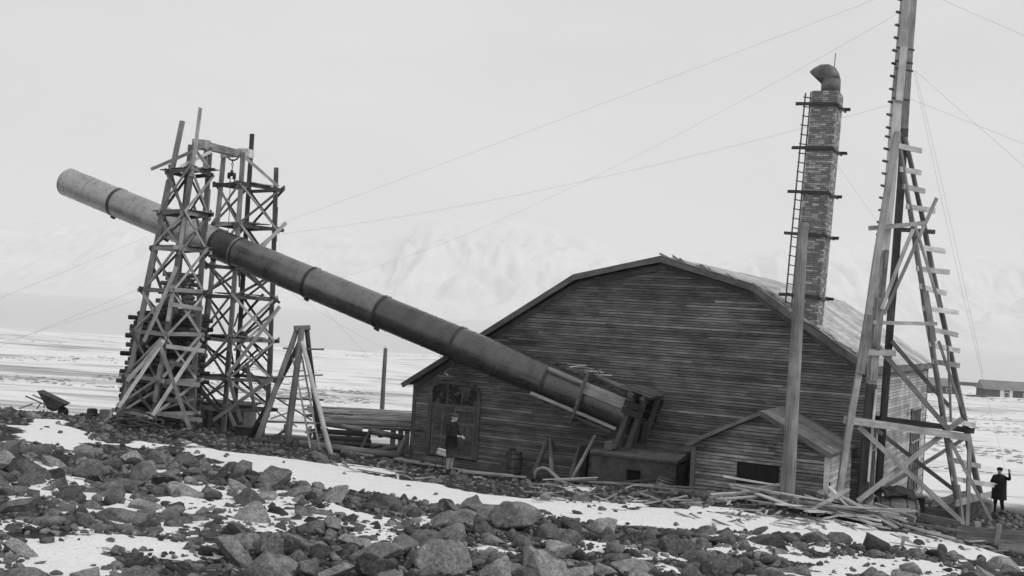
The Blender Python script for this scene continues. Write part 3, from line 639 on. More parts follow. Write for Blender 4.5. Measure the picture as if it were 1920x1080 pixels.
# ------------------------------------------------------------------ the great iron pipe
TP0, TP7 = at(129,342,43), at(1030,715,34)
def proj(p):
    p = Vector(p); return CX+F_PX*p.dot(RT)/p.dot(FW), CY-F_PX*p.dot(UP)/p.dot(FW)
def tpar(px):
    lo, hi = -.2, 1.4
    for _ in range(50):
        m_ = (lo+hi)/2
        if proj(TP0+(TP7-TP0)*m_)[0] < px: lo = m_
        else: hi = m_
    return lo
TL = (TP7-TP0).length; TR = .548; AX = (TP7-TP0).normalized(); SS = AX.cross(Vector((0,0,1))).normalized(); VV = SS.cross(AX)
if SS.y > 0: SS = -SS; 
VV = AX.cross(SS); VV = VV if VV.z > 0 else -VV
def tp(s, a=0, b=0): return TP0+AX*s+SS*a+VV*b
cuts = [tpar(p)*TL for p in (129,222,322,410,447,585,717,860,1030,1182)]
pipe = thing('iron_pipe', tuple(tp(cuts[-1])), 'huge riveted sheet-iron pipe slung aloft from the firebox to the scaffold towers', 'pipe')
def ringmesh(name, s0, s1, r0, r1, mat, parent, seg=64, nl=10, cap0=False):
    M, L = frame(tp(s0), tp(s1)); V, Fc = tubev([(L*i/nl,0,0) for i in range(nl+1)], [r0+(r1-r0)*i/nl for i in range(nl+1)], seg, cap0)
    for i in range(len(V)):
        v = V[i]; ang = math.atan2(v.z, v.y); kk = 1+.004*math.sin(3*ang+s0)+.003*math.sin(v.x*5+2*ang); V[i] = Vector((v.x, v.y*kk, v.z*kk))
    return mk(name, V, Fc, mat, M, parent, True)
mats = ['sheet_pale','sheet_pale','sheet_mid','sheet_black','sheet_dark','sheet_dark','sheet_deep','sheet_deep','sheet_deep']
for i in range(len(cuts)-1):
    s0, s1 = cuts[i], cuts[i+1]; sec = ringmesh('pipe_section', s0, s1, TR+(.006 if i % 2 else 0), TR+(.006 if i % 2 else 0), mats[i], pipe)
    if i: 
        jr = ringmesh('joint_ring', s0-.05, s0+.04, TR+.035, TR+.035, 'iron' if i != 4 else 'sheet_mid', pipe, nl=2)
        ringmesh('joint_flange', s0+.041, s0+.075, TR+.018, TR+.010, 'sheet_black', pipe, nl=1)
        p0 = tp(s0-.04, .1, -TR-.03); beam('joint_lug', p0, p0+AX*.16-VV*.02, .10, .07, 'iron', pipe)
    L = s1-s0; M, _ = frame(tp(s0), tp(s1)); V, Fc = [], []
    nseam = 1 if L < 1.5 else max(2, int(L/1.15))
    for k in range(1, nseam):
        x = L*k/nseam; ringmesh('sheet_seam', s0+x-.018, s0+x+.018, TR+.011, TR+.0115, mats[i], pipe, nl=1)
    for k in range(nseam*2):
        x = L*(k+.5)/(nseam*2)
        for q in range(22):
            if random.random() < .35: continue
            a = 2*math.pi*(q+.5*(k % 2))/22+random.uniform(-.02,.02); rr = TR+.006; c = Vector((x+random.uniform(-.03,.03), rr*math.cos(a), rr*math.sin(a))); nrm = Vector((0,math.cos(a),math.sin(a))); t1 = Vector((1,0,0)); t2 = nrm.cross(t1); kk = len(V); r = .026
            V += [c+t1*r*math.cos(b)+t2*r*math.sin(b)-nrm*.004 for b in (0,1.05,2.09,3.14,4.19,5.24)]+[c+nrm*.022]; Fc += [(kk+j, kk+(j+1) % 6, kk+6) for j in range(6)]
    tag(mk('rivets', V, Fc, 'iron', M, sec, True), kind='stuff')
tube('end_rim', [tp(cuts[0]-.012), tp(cuts[0]+.02)], TR+.012, 'sheet_pale', pipe, 64)
tube('end_plate', [tp(cuts[-1]-.03), tp(cuts[-1])], TR-.01, 'void_black', pipe, 40)
SE = cuts[-1]
cr_ = thing('pipe_cradle', tuple(tp(SE,0,-.6)), 'timber cradle of rails and boards boxed round the lower end of the iron pipe', 'cradle')
for a, b, s0, s1, m_, w_ in ((.62,-.44,-3.0,-.1,'pale_wood',.10), (.52,.46,-2.75,.05,'pale_wood',.09), (-.25,.68,-1.9,.1,'mid_wood',.09), (-.52,.55,-2.2,.1,'trim_wood',.09), (.66,-.58,-2.8,-.2,'dark_wood',.07)):
    beam('rail', tp(SE+s0,a,b), tp(SE+s1,a,b), w_, .08, m_, cr_, upv=VV)
beam('side_board', tp(SE-1.55,.60,.30), tp(SE+.05,.60,.30), .04, .26, 'mid_wood', cr_, upv=VV)
beam('yoke', tp(SE-1.45,.70,-.80), tp(SE-1.45,.70,.85), .14, .06, 'dark_wood', cr_, upv=AX)
beam('yoke', tp(SE-1.45,-.66,-.70), tp(SE-1.45,-.66,.8), .14, .06, 'dark_wood', cr_, upv=AX)
beam('yoke', tp(SE-1.5,-.8,.72), tp(SE-1.5,.8,.72), .06, .12, 'dark_wood', cr_, upv=VV)
beam('yoke', tp(SE-1.45,-.8,-.68), tp(SE-1.45,.85,-.68), .06, .12, 'dark_wood', cr_, upv=VV)
beam('header', tp(SE+.08,.95,.70), tp(SE+.08,-.95,.70), .16, .14, 'dark_wood', cr_, upv=VV)
for a in (.66, .44, -.44, -.66): beam('end_post', tp(SE+.09,a,-.85), tp(SE+.09,a,.62), .07, .15, 'dark_wood', cr_, upv=AX)
beam('sill', tp(SE+.08,.85,-.92), tp(SE+.08,-.85,-.92), .14, .12, 'dark_wood', cr_, upv=VV)
for a in (.70, -.66): beam('end_post', tp(SE+.46,a,-.85), tp(SE+.46,a,.66), .09, .14, 'dark_wood', cr_, upv=AX)
beam('header', tp(SE+.46,.90,.74), tp(SE+.46,-.85,.74), .12, .12, 'dark_wood', cr_, upv=VV)
for a in np.linspace(.72,-.72,7): beam('top_board', tp(SE-.25+random.uniform(-.1,.1),a,.83), tp(SE+.58+random.uniform(-.08,.08),a,.83), .22, .03, random.choice(['dark_wood','black_wood','trim_wood']), cr_, upv=VV)
for b in np.linspace(-.75,.55,6): beam('side_board', tp(SE+.0,-.745,b), tp(SE+.56+random.uniform(-.06,.06),-.745,b), .03, .21, 'black_wood', cr_, upv=VV)
for b in (.20,.42): beam('side_board', tp(SE-.05,.765,b), tp(SE+.52,.765,b), .03, .19, 'black_wood', cr_, upv=VV)
for k in range(7):
    p = tp(SE-1.7+random.uniform(-.5,.6), random.uniform(-.3,.35), .80+random.uniform(0,.05)); d = Vector((random.uniform(-1,1), random.uniform(-.5,.5), random.uniform(-.15,.2))).normalized()
    beam('loose_slat', p-d*.25, p+d*.3, .05, .025, 'pale_wood', cr_)

# ------------------------------------------------------------------ scaffold towers
class Post:
    def __init__(s, top, bot): s.a = at(*top); s.b = at(*bot)
    def z(s, z): t = (z-s.a.z)/(s.b.z-s.a.z); return s.a+(s.b-s.a)*t
def jit(p, a=.06): return p+Vector((random.uniform(-a,a), random.uniform(-a,a), random.uniform(-a,a)))
def outward(p, ctr, d):
    v = Vector((p.x-ctr.x, p.y-ctr.y, 0)); return p+v.normalized()*d
def xbrace(root, A, B, z0, z1, nrm, mats_, w=.092):
    # crossed boards nailed on the outside of the face A-B between two heights
    for k, (za, zb) in enumerate(((z0, z1), (z1, z0))):
        p, q = A.z(za)+nrm*(.10+.035*k), B.z(zb)+nrm*(.10+.035*k); d = (q-p).normalized()
        beam('brace', jit(p-d*random.uniform(.02,.35),.07), jit(q+d*random.uniform(.02,.35),.07), w*random.uniform(.85,1.1), .032, random.choice(mats_), root, upv=nrm)
def tower(name, label, posts, links, levels, base, mats_front, mats_back, deck_levels):
    root = thing(name, base, label, 'scaffold', 'scaffold towers carrying the pipe')
    ctr = sum((p.z(levels[2]) for p in posts.values()), Vector())/len(posts)
    for n_, p in posts.items():
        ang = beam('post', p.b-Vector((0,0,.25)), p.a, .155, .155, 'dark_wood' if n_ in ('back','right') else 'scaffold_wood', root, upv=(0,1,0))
        for k in range(3):                                   # splice boards
            t = random.uniform(.15,.85); q = p.a+(p.b-p.a)*t; q2 = p.a+(p.b-p.a)*min(1, t+.14); off = outward(q, ctr, .095)-q
            beam('splice', q+off, q2+off, .13, .04, random.choice(mats_front), root, upv=off)
    for (a, b, front) in links:
        A, B = posts[a], posts[b]; e_ = B.z(0)-A.z(0); e_.z = 0; nrm = Vector((-e_.y, e_.x, 0)).normalized(); mid = (A.z(levels[2])+B.z(levels[2]))/2-ctr
        if nrm.dot(mid) < 0: nrm = -nrm
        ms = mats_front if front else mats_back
        for i, zl in enumerate(levels):
            p, q = A.z(zl)+nrm*.09, B.z(zl)+nrm*.09; d = (q-p).normalized()
            beam('ledger', p-d*random.uniform(.1,.4)+Vector((0,0,random.uniform(-.05,.05))), q+d*random.uniform(.1,.4)+Vector((0,0,random.uniform(-.05,.05))), .045, .13, random.choice(ms), root)
            if i+1 < len(levels): xbrace(root, A, B, zl-.08, levels[i+1]+.08, nrm, ms)
    pl = list(posts.values())
    for k in range(14):                                      # odd boards nailed on here and there
        A, B = random.sample(pl, 2); z0_ = random.uniform(levels[-1], levels[1]); z1_ = z0_+random.choice([-1,1])*random.uniform(.7,1.5)
        p, q = A.z(z0_), B.z(max(levels[-1]-.3, min(levels[0], z1_))); beam('brace', jit(p,.1), jit(p+(q-p)*random.uniform(.7,1.1),.1), random.uniform(.06,.10), .03, random.choice(mats_back+mats_front), root, upv=(0,1,0))
    for zl in deck_levels:
        ps = [p.z(zl) for p in posts.values()]; c = sum(ps, Vector())/len(ps)
        e_ = (ps[1]-ps[0]).normalized(); f_ = e_.cross(Vector((0,0,1))).normalized()
        for k in (-2,-1,0,1,2):
            m_ = c+f_*(.21*k)+Vector((0,0,.09+random.uniform(0,.03))); L = (ps[1]-ps[0]).length*.62
            beam('deck_plank', m_-e_*(L+random.uniform(0,.35)), m_+e_*(L+random.uniform(0,.35)), .19, .035, random.choice(['dark_wood','scaffold_wood']), root)
    return root
PA = {'front': Post((359.5,318,36.3),(285,797,36.3)), 'left': Post((342,228,37.3),(224,788,37.3)), 'right': Post((394,276,37.3),(356,809,37.3)), 'back': Post((358,272,38.3),(310,800,38.4))}
lvA = [PA['front'].a.z]+[at(0+p[0], p[1], 36.3).z for p in ((347,398),(336,466),(324,546),(311,627),(298,713))]
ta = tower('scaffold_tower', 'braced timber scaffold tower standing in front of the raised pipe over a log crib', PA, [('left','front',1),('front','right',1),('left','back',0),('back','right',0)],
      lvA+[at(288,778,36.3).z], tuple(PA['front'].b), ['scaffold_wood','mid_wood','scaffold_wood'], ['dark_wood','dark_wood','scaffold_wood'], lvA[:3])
beam('pole', at(376,202,36.25), at(359,330,36.25), .10, .10, 'scaffold_wood', ta, upv=(0,1,0))
beam('brace', at(284,317,37.0), at(360,284,36.2), .11, .03, 'mid_wood', ta, upv=(0,1,0)); beam('brace', at(340,312,36.2), at(397,284,37.2), .11, .03, 'pale_wood', ta, upv=(0,1,0))
beam('post', at(366,268,36.4), at(359,322,36.3), .14, .14, 'mid_wood', ta, upv=(0,1,0)); beam('post', at(387,266,37.2), at(384,322,37.2), .13, .13, 'mid_wood', ta, upv=(0,1,0))
beam('brace', at(362,275,36.25), at(393,318,37.0), .10, .03, 'pale_wood', ta, upv=(0,1,0)); beam('cap', at(358,277,36.3), at(398,276,37.6), .18, .2, 'mid_wood', ta)
for (a, b, m_) in (((304,716),(374,722),'mid_wood'),((311,649),(383,658),'mid_wood'),((318,679),(372,692),'dark_wood'),((305,747),(350,755),'dark_wood'),((305,777),(378,788),'mid_wood'),((322,571),(380,580),'scaffold_wood')):
    beam('ledger', at(*a,36.2), at(*b,37.1), .045, .14, m_, ta)
for (a, b) in (((375,644),(279,790)),((307,638),(222,765)),((304,640),(238,715)),((297,640),(356,805)),((331,500),(270,640))): beam('brace', at(*a,36.05), at(*b,35.9), .13, .035, random.choice(['pale_wood','mid_wood']), ta, upv=(0,1,0))
PB = {'front': Post((456,286,40.3),(418,814,40.3)), 'left': Post((420,288,41.0),(366,812,41.0)), 'right': Post((518,316,41.8),(502,770,41.8)), 'back': Post((473,251,42.6),(440,770,42.6))}
lvB = [at(*p, 40.3).z for p in ((452,345),(447,420),(441,500),(437,556),(431,637),(424,712),(420,770))]
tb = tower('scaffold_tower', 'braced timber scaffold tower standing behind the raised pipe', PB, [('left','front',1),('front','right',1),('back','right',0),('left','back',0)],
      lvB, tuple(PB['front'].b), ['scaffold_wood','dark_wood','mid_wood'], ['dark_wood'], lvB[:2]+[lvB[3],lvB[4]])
beam('cap', at(416,292,40.9), at(462,289,40.3), .16, .16, 'mid_wood', tb); beam('brace', at(459,295,40.2), at(522,350,41.7), .11, .035, 'pale_wood', tb, upv=(0,1,0))
for (a, b, Y, m_) in (((536,418),(484,470),40.1,'pale_wood'),((524,575),(426,704),39.9,'pale_wood'),((512,706),(400,788),39.6,'mid_wood'),((428,706),(452,790),39.9,'mid_wood'),((463,680),(478,770),40.6,'mid_wood'),((372,730),(422,780),39.7,'dark_wood'),((457,690),(505,735),41.2,'dark_wood'),((430,775),(448,815),39.7,'mid_wood'),((400,790),(417,815),39.7,'dark_wood')):
    beam('brace', at(*a,Y), at(*b,Y), .13, .035, m_, tb, upv=(0,1,0))
lb = thing('lifting_beam', tuple(at(425,285,39)), 'squared lifting beam laid across the tops of the two scaffold towers', 'beam')
beam('beam', at(378,271,37.0), at(462,291,41.2), .24, .26, 'mid_wood', lb)
for p in (((372,272,36.7),(383,274,37.6)), ((455,288,40.4),(466,291,41.4))): beam('block', at(*p[0])+Vector((0,0,.05)), at(*p[1])+Vector((0,0,.05)), .42, .30, 'pale_wood', lb)
ch = thing('chain_hoist', tuple(at(437,291,40.1)), 'chain hoist with a hooked block hanging from the lifting beam', 'hoist')
def chain(root, p0, p1, step=.09, r=.016):
    p0, p1 = Vector(p0), Vector(p1); n_ = int((p1-p0).length/step)
    for k in range(n_):
        c = p0+(p1-p0)*((k+.5)/n_); d = (p1-p0).normalized(); s = Vector((1,0,0)) if k % 2 else Vector((0,1,0)); L = step*.62
        tube('chain_link', [c+d*(L*math.cos(t))+s*(.032*math.sin(t)) for t in np.linspace(0, 2*math.pi, 9)], r, 'iron', root, 5)
hp = at(437,291,40.1); hb = at(435,322,40.1)
tube('sling', [hp+Vector((.2*math.sin(t),.0,.17*math.cos(t)-.02)) for t in np.linspace(0, 2*math.pi, 14)], .03, 'rope', ch, 7)
chain(ch, hp-Vector((0,0,.15)), hb+Vector((0,0,.1)))
for dx in (-.1, 0, .1): lathe('pulley', [(.04,-.03),(.13,-.03),(.10,0),(.13,.03),(.04,.03)], 'iron', Matrix.Translation(hb+Vector((dx,0,-.05-abs(dx)))) @ Matrix.Rotation(math.pi/2,4,'Y'), ch, 14)
tube('hook', [hb+Vector((.09*math.sin(t)+.02,0,-.32+.09*math.cos(t))) for t in np.linspace(0, 4.4, 10)], .022, 'iron', ch, 6)
tube('fall_rope', [hb-Vector((.05,0,.2)), at(430,400,40.0), at(427,440,39.9)], .014, 'rope', ch, 5)

# ------------------------------------------------------------------ log crib under the pipe
cb0, cb1 = at(222,786,38.4), at(352,803,38.4); cz = -4.65
crib = thing('log_crib', tuple((cb0+cb1)/2), 'stack of crossed logs cribbed up under the pipe inside the tower', 'crib')
ex = Vector((cb1.x-cb0.x, cb1.y-cb0.y, 0)).normalized(); ey = Vector((-ex.y, ex.x, 0)); cen = (cb0+cb1)/2; cen.z = 0; LX = (cb1-cb0).length
top_crib = at(300,580,38.6).z; lay = .158; nl = int((top_crib-cz)/lay)
for i in range(nl):
    zz = cz+lay*(i+.5); sh = 1-.0075*i
    if i % 2 == 0:
        for k, yy in enumerate((-.25,.5,1.3)):
            o0 = random.uniform(.0,.35); o1 = random.uniform(0,.25); c = cen+ey*yy+ex*(.012*i)
            log('timber', c-ex*(LX*.5*sh+o0)+Vector((0,0,zz)), c+ex*(LX*.5*sh+o1)+Vector((0,0,zz)), .085, .078, random.choice(['dark_wood','black_wood','black_wood']), crib, 8)
    else:
        for k in range(5):
            c = cen+ex*(LX*sh*(-.5+.06+.22*k)+.012*i); log('timber', c-ey*(.5+random.uniform(0,.25))+Vector((0,0,zz)), c+ey*1.6+Vector((0,0,zz)), .085, .08, random.choice(['dark_wood','black_wood','black_wood']), crib, 8)
for i in range(9):
    zz = cz+lay*(nl+i+.5); r_ = .42-.03*i
    for k in (-1,1):
        c = cen+ex*(.35)+ey*.8
        if i % 2 == 0: c = c+ey*(.4*k); d = ex*(r_+.3)
        else: c = c+ex*(.4*k*(1-i*.05)); d = ey*.6
        log('timber', c-d+Vector((0,0,zz)), c+d+Vector((0,0,zz)), .085, .08, 'dark_wood', crib, 8)

# ------------------------------------------------------------------ timber trestle, ladders, lumber behind it
tr = thing('trestle', tuple(at(560,840,36)), 'four-legged pole trestle with cross planks beside the scaffold', 'trestle')
for (a, b, ya, yb, r0, r1, m_) in (((558,614),(478,831),36.2,35.4,.10,.085,'log_wood'),((566,616),(538,833),36.1,35.6,.12,.10,'log_wood'),((566,640),(622,850),36.0,35.3,.09,.07,'pale_wood'),((575,614),(597,800),36.4,37.4,.10,.08,'dark_wood'),((563,640),(464,826),36.5,36.9,.09,.08,'black_wood')):
    log('leg', at(*b,yb)-Vector((0,0,.12)), at(*a,ya), r0, r1, m_, tr)
beam('cap', at(553,615,36.15), at(580,614,36.3), .28, .16, 'pole_wood', tr)
for (a, b, Y, m_) in (((531,653),(608,655),36.25,'dark_wood'),((514,707),(605,703),36.35,'mid_wood'),((514,746),(607,750),36.5,'dark_wood'),((487,790),(640,795),36.6,'dark_wood')): beam('plank', at(*a,Y-.2), at(*b,Y), .16, .05, m_, tr)
beam('brace', at(514,744,36.0), at(583,787,36.7), .10, .04, 'dark_wood', tr)
def ladder(name, a, b, ya, yb, wid, nr, label, mat):
    p, q = at(*a,ya), at(*b,yb); L = thing(name, tuple(q), label, 'ladder'); d = (q-p).normalized(); s = d.cross(Vector((0,1,0))).normalized()*wid
    for k in (0,1): beam('rail', p+s*k, q+s*k, .05, .07, mat, L, upv=(0,1,0))
    for k in range(nr): c = p+(q-p)*((k+.6)/nr); beam('rung', c-s*.05, c+s*1.05, .035, .04, mat, L, upv=(0,1,0))
    return L
ladder('ladder', (566,668), (601,848), 36.1, 35.35, -.30, 11, 'rough ladder leaning inside the right leg of the trestle', 'mid_wood')
ladder('ladder', (383,672), (370,775), 40.2, 40.0, -.28, 9, 'dark ladder leaning on the tower behind the pipe', 'black_wood')
# stacked boards on trestles
st = thing('lumber_stack', tuple(at(690,830,41)), 'low platform of long stacked boards behind the trestle', 'lumber stack')
for k in range(13):
    Y = 39.4+k*.42; a = at(600-k*1.0,803-k*3.2,Y); b = at(766+k*3,803-k*2.9,Y+.2); b.z = a.z = at(690,802,39.4).z+.02*(k % 3)+.012*k
    beam('board', a+ex*random.uniform(-.5,.4), b+Vector((random.uniform(0,.3),0,0)), random.uniform(.2,.3), random.uniform(.06,.10), random.choice(['mid_wood','scaffold_wood','dark_wood']), st)
for k in range(9):
    a = at(690,800,39.4); zz = at(690,802,39.4).z+.22
    beam('board', Vector((-6.2+random.uniform(-.6,.6), 40.2+k*.5, zz)), Vector((-2.6+random.uniform(-.8,.5), 40.4+k*.5, zz+random.uniform(-.02,.05))), .2, .05, random.choice(['mid_wood','scaffold_wood']), st)
for px in (738,752,764,655,610): p = at(px,803,39.7); beam('post', p, Vector((p.x,p.y,-5.6)), .18, .18, 'pale_wood' if px > 700 else 'dark_wood', st, upv=(0,1,0))
wl = thing('plank_bulkhead', tuple(at(650,840,38.8)), 'dark ribbed plank bulkhead below the lumber platform', 'bulkhead')
for k in range(9): 
    p, q = at(588,806+k*5.2,38.8), at(695,812+k*5.2,38.8); q.z = p.z; beam('plank', p, q, .05, .094, 'black_wood' if k % 2 else 'dark_wood', wl)
for (a, b) in (((694,805),(676,842)),((585,805),(572,846))): beam('stay', at(*a,38.7), at(*b,38.5), .1, .08, 'dark_wood', wl, upv=(0,1,0))
for (a, b, ya, yb, r, lab) in (((560,832),(745,853),36.6,37.0,.13,'long peeled log lying at the foot of the plank bulkhead'),((500,826),(570,838),37.2,37.1,.10,'short log lying under the trestle'),((693,808),(762,822),38.9,39.3,.12,'thick log lying on the stubs beside the barn corner'),((692,845),(760,838),38,38.4,.06,'thin pole lying on rubble near the barn corner'),
        ((616,795),(680,806),39,39.1,.10,'rough log lying on the plank bulkhead')):
    p, q = at(*a,ya), at(*b,yb); tag(log('log', p, q, r, r*.85, 'log_wood'), lab, 'log')
pr = log('timber_prop', bp(738,866,-1.1), bp(762,818,-.05), .09, .08, 'dark_wood'); tag(pr, 'dark stay leaning against the left corner of the barn', 'prop')
hut = thing('tool_hut', tuple(at(425,810,43.2)), 'low dark board hut half hidden behind the scaffold posts', 'hut')
hp0 = at(372,812,43.2); HM = Matrix.Translation((hp0.x, hp0.y, -5.5)) @ Matrix.Rotation(R(-8),4,'Z'); hh = at(420,757,43.2).z+5.5
for k in range(10): box('wall_board', .0+k*.18, .174+k*.18, 0, .04, 0, hh-.05, random.choice(['black_wood','dark_wood']), HM, hut)
box('side_wall', 1.74, 1.8, .045, 1.4, 0, hh-.05, 'dark_wood', HM, hut); box('roof', -.1, 1.95, -.15, 1.5, hh-.045, hh+.03, 'black_wood', HM, hut)
pan = thing('iron_trough', tuple(at(460,815,38.8)), 'ribbed iron trough standing under the scaffold', 'trough')
p0 = at(440,800,38.8); PM = Matrix.Translation((p0.x,p0.y,p0.z-.45)) @ Matrix.Rotation(R(-10),4,'Z')
box('body', 0, .85, 0, .7, 0, .42, 'concrete', PM, pan); box('rim', -.04, .89, -.04, .74, .421, .46, 'iron', PM, pan)
for k in range(9): box('rib', .03+k*.095, .06+k*.095, -.02, -.002, .02, .40, 'iron', PM, pan)
for i, (a, b, Y, m_) in enumerate((((508,785),(542,773),38.2,'pale_wood'),((520,772),(556,800),38.4,'mid_wood'),((470,742),(492,790),39.0,'mid_wood'),((523,815),(541,800),37.6,'dark_wood'),((536,795),(534,812),37.5,'pale_wood'),((575,812),(582,800),38.0,'mid_wood'),((470,815),(545,822),36.9,'dark_wood'),((600,820),(585,840),38.2,'mid_wood'))):
    tag(beam('plank', at(*a,Y), at(*b,Y+.3), .13, .035, m_), 'loose board jumbled in the clutter under the trestle', 'plank', 'loose boards under the trestle')

# ------------------------------------------------------------------ poles
p = at(1507,418,27.6); g = at(1474,948,27.6); tag(log('wooden_pole', g-Vector((0,0,.3)), p, .185, .12, 'pole_wood', None, 16, .008), 'stout bare wooden pole standing in the boards before the shed', 'pole')
p = at(723,653,46); g = at(716,775,46); o = thing('telegraph_pole', tuple(g), 'slim telegraph pole standing on the snow beyond the lumber platform', 'pole'); log('shaft', g-Vector((0,0,1)), p, .11, .085, 'log_wood', o, 10, .004); tube('insulator', [p+Vector((0,0,-.05)), p+Vector((0,0,.12))], .035, 'white_paint', o)

# ------------------------------------------------------------------ derrick mast with its legs
dk = thing('derrick', tuple(at(1630,935,29.4)), 'tall timber derrick mast with splayed legs and step boards', 'derrick')
M1 = ((1708,-110,29.2),(1615,934,29.3)); M2 = ((1721,-110,29.6),(1646,928,29.9)); FL_ = ((1683,250,29.0),(1573,930,28.0)); RL1 = ((1684,258,29.15),(1804,982,30.8)); RL2 = ((1697,258,29.5),(1846,958,33.0))
def lp(S, py):
    a, b = at(*S[0]), at(*S[1]); lo, hi = 0., 1.
    for _ in range(40):
        m_ = (lo+hi)/2
        if proj(a+(b-a)*m_)[1] < py: lo = m_
        else: hi = m_
    return a+(b-a)*lo
FR = (0,-1,0)
def piece(S, y0, y1, name, w_, h_, m_, dx=0, dy=0): 
    o = Vector((dx,dy,0)); return beam(name, lp(S,y1)+o, lp(S,y0)+o, w_, h_, m_, dk, upv=FR)
for (y0, y1, m_) in ((-110,195,'pale_wood'),(195,470,'pale_wood'),(470,720,'mid_wood'),(720,934,'dark_wood')): piece(M1, y0, y1, 'mast_timber', .24, .20, m_)
for (y0, y1, m_) in ((-110,240,'mid_wood'),(240,600,'dark_wood'),(600,928,'black_wood')): piece(M2, y0, y1, 'mast_timber', .16, .18, m_)
piece(M1, 90, 190, 'splice', .20, .05, 'pale_wood', .02, -.13); piece(M1, 560, 712, 'splice', .20, .05, 'mid_wood', .0, -.13); piece(M1, 470, 610, 'splice', .10, .04, 'scaffold_wood', .06, -.125); piece(M1, 730, 900, 'splice', .06, .05, 'pale_wood', .10, -.13)
for (y0, y1) in ((250,600),(690,930)): piece(FL_, y0, y1, 'leg', .16, .12, 'pale_wood' if y0 < 300 else 'mid_wood')
piece(FL_, 590, 700, 'splice', .24, .07, 'mid_wood', 0, -.10); piece(FL_, 590, 700, 'leg', .15, .1, 'mid_wood')
log('leg', lp(RL1,981)-Vector((0,0,.15)), lp(RL1,258), .095, .065, 'pole_wood', dk); log('leg', lp(RL2,957)-Vector((0,0,.15)), lp(RL2,258), .10, .06, 'log_wood', dk)
piece(RL1, 545, 640, 'splice', .16, .05, 'mid_wood', 0, -.11)
for y in list(range(-95,260,24))+list(range(258,600,23)):     # climbing cleats
    q = lp(M1, y)+Vector((-.13,-.02,0)); beam('cleat', q, q+Vector((-.10,-.03,.02)), .07, .05, 'dark_wood', dk)
for y in (93,118,132,187): q = lp(M1,y); beam('band', q+Vector((-.16,-.125,.02)), q+Vector((.30,-.125,-.03)), .03, .05, 'iron', dk)
for y in (272,318,350,387,463,502,540,578,616,646,676,786,862,896):
    a = lp(RL1,y)+Vector((-.12,-.11,0)); b = lp(RL2,y+9)+Vector((.16,-.12,0)); beam('step', a+Vector((0,0,random.uniform(-.04,.04))), b+Vector((random.uniform(-.05,.25),0,random.uniform(-.04,.04))), .04, .14, random.choice(['pale_wood','mid_wood','pale_wood']), dk)
for (a, b, w_, h_, m_) in (((1630,428,28.9),(1734,418,29.3),.12,.06,'mid_wood'),((1678,430,29.7),(1752,435,30.0),.12,.05,'dark_wood'),((1712,430,29.2),(1653,578,29.1),.10,.04,'mid_wood'),((1756,372,29.6),(1657,590,29.2),.09,.04,'scaffold_wood'),
      ((1634,604,29.1),(1757,607,29.7),.06,.10,'mid_wood'),((1622,660,29.1),(1678,662,29.1),.05,.17,'pale_wood'),((1638,640,29.0),(1778,805,30.2),.13,.05,'mid_wood'),((1672,640,29.6),(1780,762,31.4),.11,.05,'dark_wood'),
      ((1585,787,28.4),(1818,821,30.6),.10,.20,'mid_wood'),((1636,784,29.9),(1824,808,32.2),.12,.16,'black_wood'),((1612,802,28.9),(1808,982,30.3),.13,.05,'mid_wood'),((1640,803,29.6),(1788,918,31.6),.11,.05,'dark_wood'),
      ((1608,940,29.0),(1804,785,30.5),.14,.05,'scaffold_wood'),((1643,923,30.2),(1808,822,32.2),.10,.05,'scaffold_wood'),((1792,944,30.4),(1857,927,32.6),.05,.18,'pale_wood'),((1782,827,30.5),(1858,975,31.6),.09,.05,'scaffold_wood'),
      ((1777,650,30.2),(1783,790,30.6),.06,.05,'mid_wood'),((1818,820,31.0),(1813,985,31.0),.11,.07,'pale_wood'),((1716,424,29.2),(1762,575,29.8),.07,.05,'mid_wood'),((1760,640,29.9),(1806,775,30.8),.07,.05,'mid_wood'),((1798,910,30.4),(1806,978,30.4),.06,.04,'scaffold_wood')):
    beam('brace' if w_ != .10 or h_ != .20 else 'cross_beam', at(*a), at(*b), w_, h_, m_, dk, upv=(FR if w_ >= h_ and w_ > .065 else None))

# ------------------------------------------------------------------ wires
def wire(a, b, label, sag=.0, r=.0032, name='guy_wire', cat='wire', group=None):
    a = Vector(a); b = Vector(b); pts = [a+(b-a)*t-Vector((0,0,sag*4*t*(1-t))) for t in np.linspace(0,1,18)]
    return tag(tube(name, pts, r, 'wire', None, 5), label, cat, group)
def anchor(p, q, far=60):
    # carry a stay on beyond q until it reaches the ground
    p, q = Vector(p), Vector(q); d = (q-p).normalized(); t = (q-p).length
    while t < 140 and (p+d*t).z > G((p+d*t).x, (p+d*t).y): t += .4
    return p+d*t
mt = at(1706,-30,29.3); m2 = at(1708,186,29.35); m3 = at(1716,132,29.3)
tg = at(522,421,41.8)
wire(tg, at(1700,-24,29.3), 'upper guy wire strung from the rear tower to the derrick head', .05)
wire(at(518,440,41.8), m2, 'lower guy wire strung from the rear tower past the chimney to the derrick', .4)
wire(at(640,520,60)+Vector((0,0,0)), at(1697,18,29.3), 'faint guy wire rising from behind the pipe to the derrick', .8)
wire(m2, anchor(m2, at(1990,290,26)), 'slack wire running off from the derrick at chimney height', .15); wire(m3, anchor(m3, at(1990,365,25)), 'steep stay wire running down off the derrick', .1); wire(at(1722,-20,29.4), anchor(at(1722,-20,29.4), at(1990,95,26)), 'upper stay wire running off from the derrick head', .05)
wire(m3, at(1843,700,33), 'hauling rope hung from the derrick towards the far houses', -.15, name='rope', cat='rope'); wire(m3+Vector((0,.1,0)), at(1886,884,37.6), 'long hauling rope from the derrick down to the man with raised arm', .25, name='rope', cat='rope')
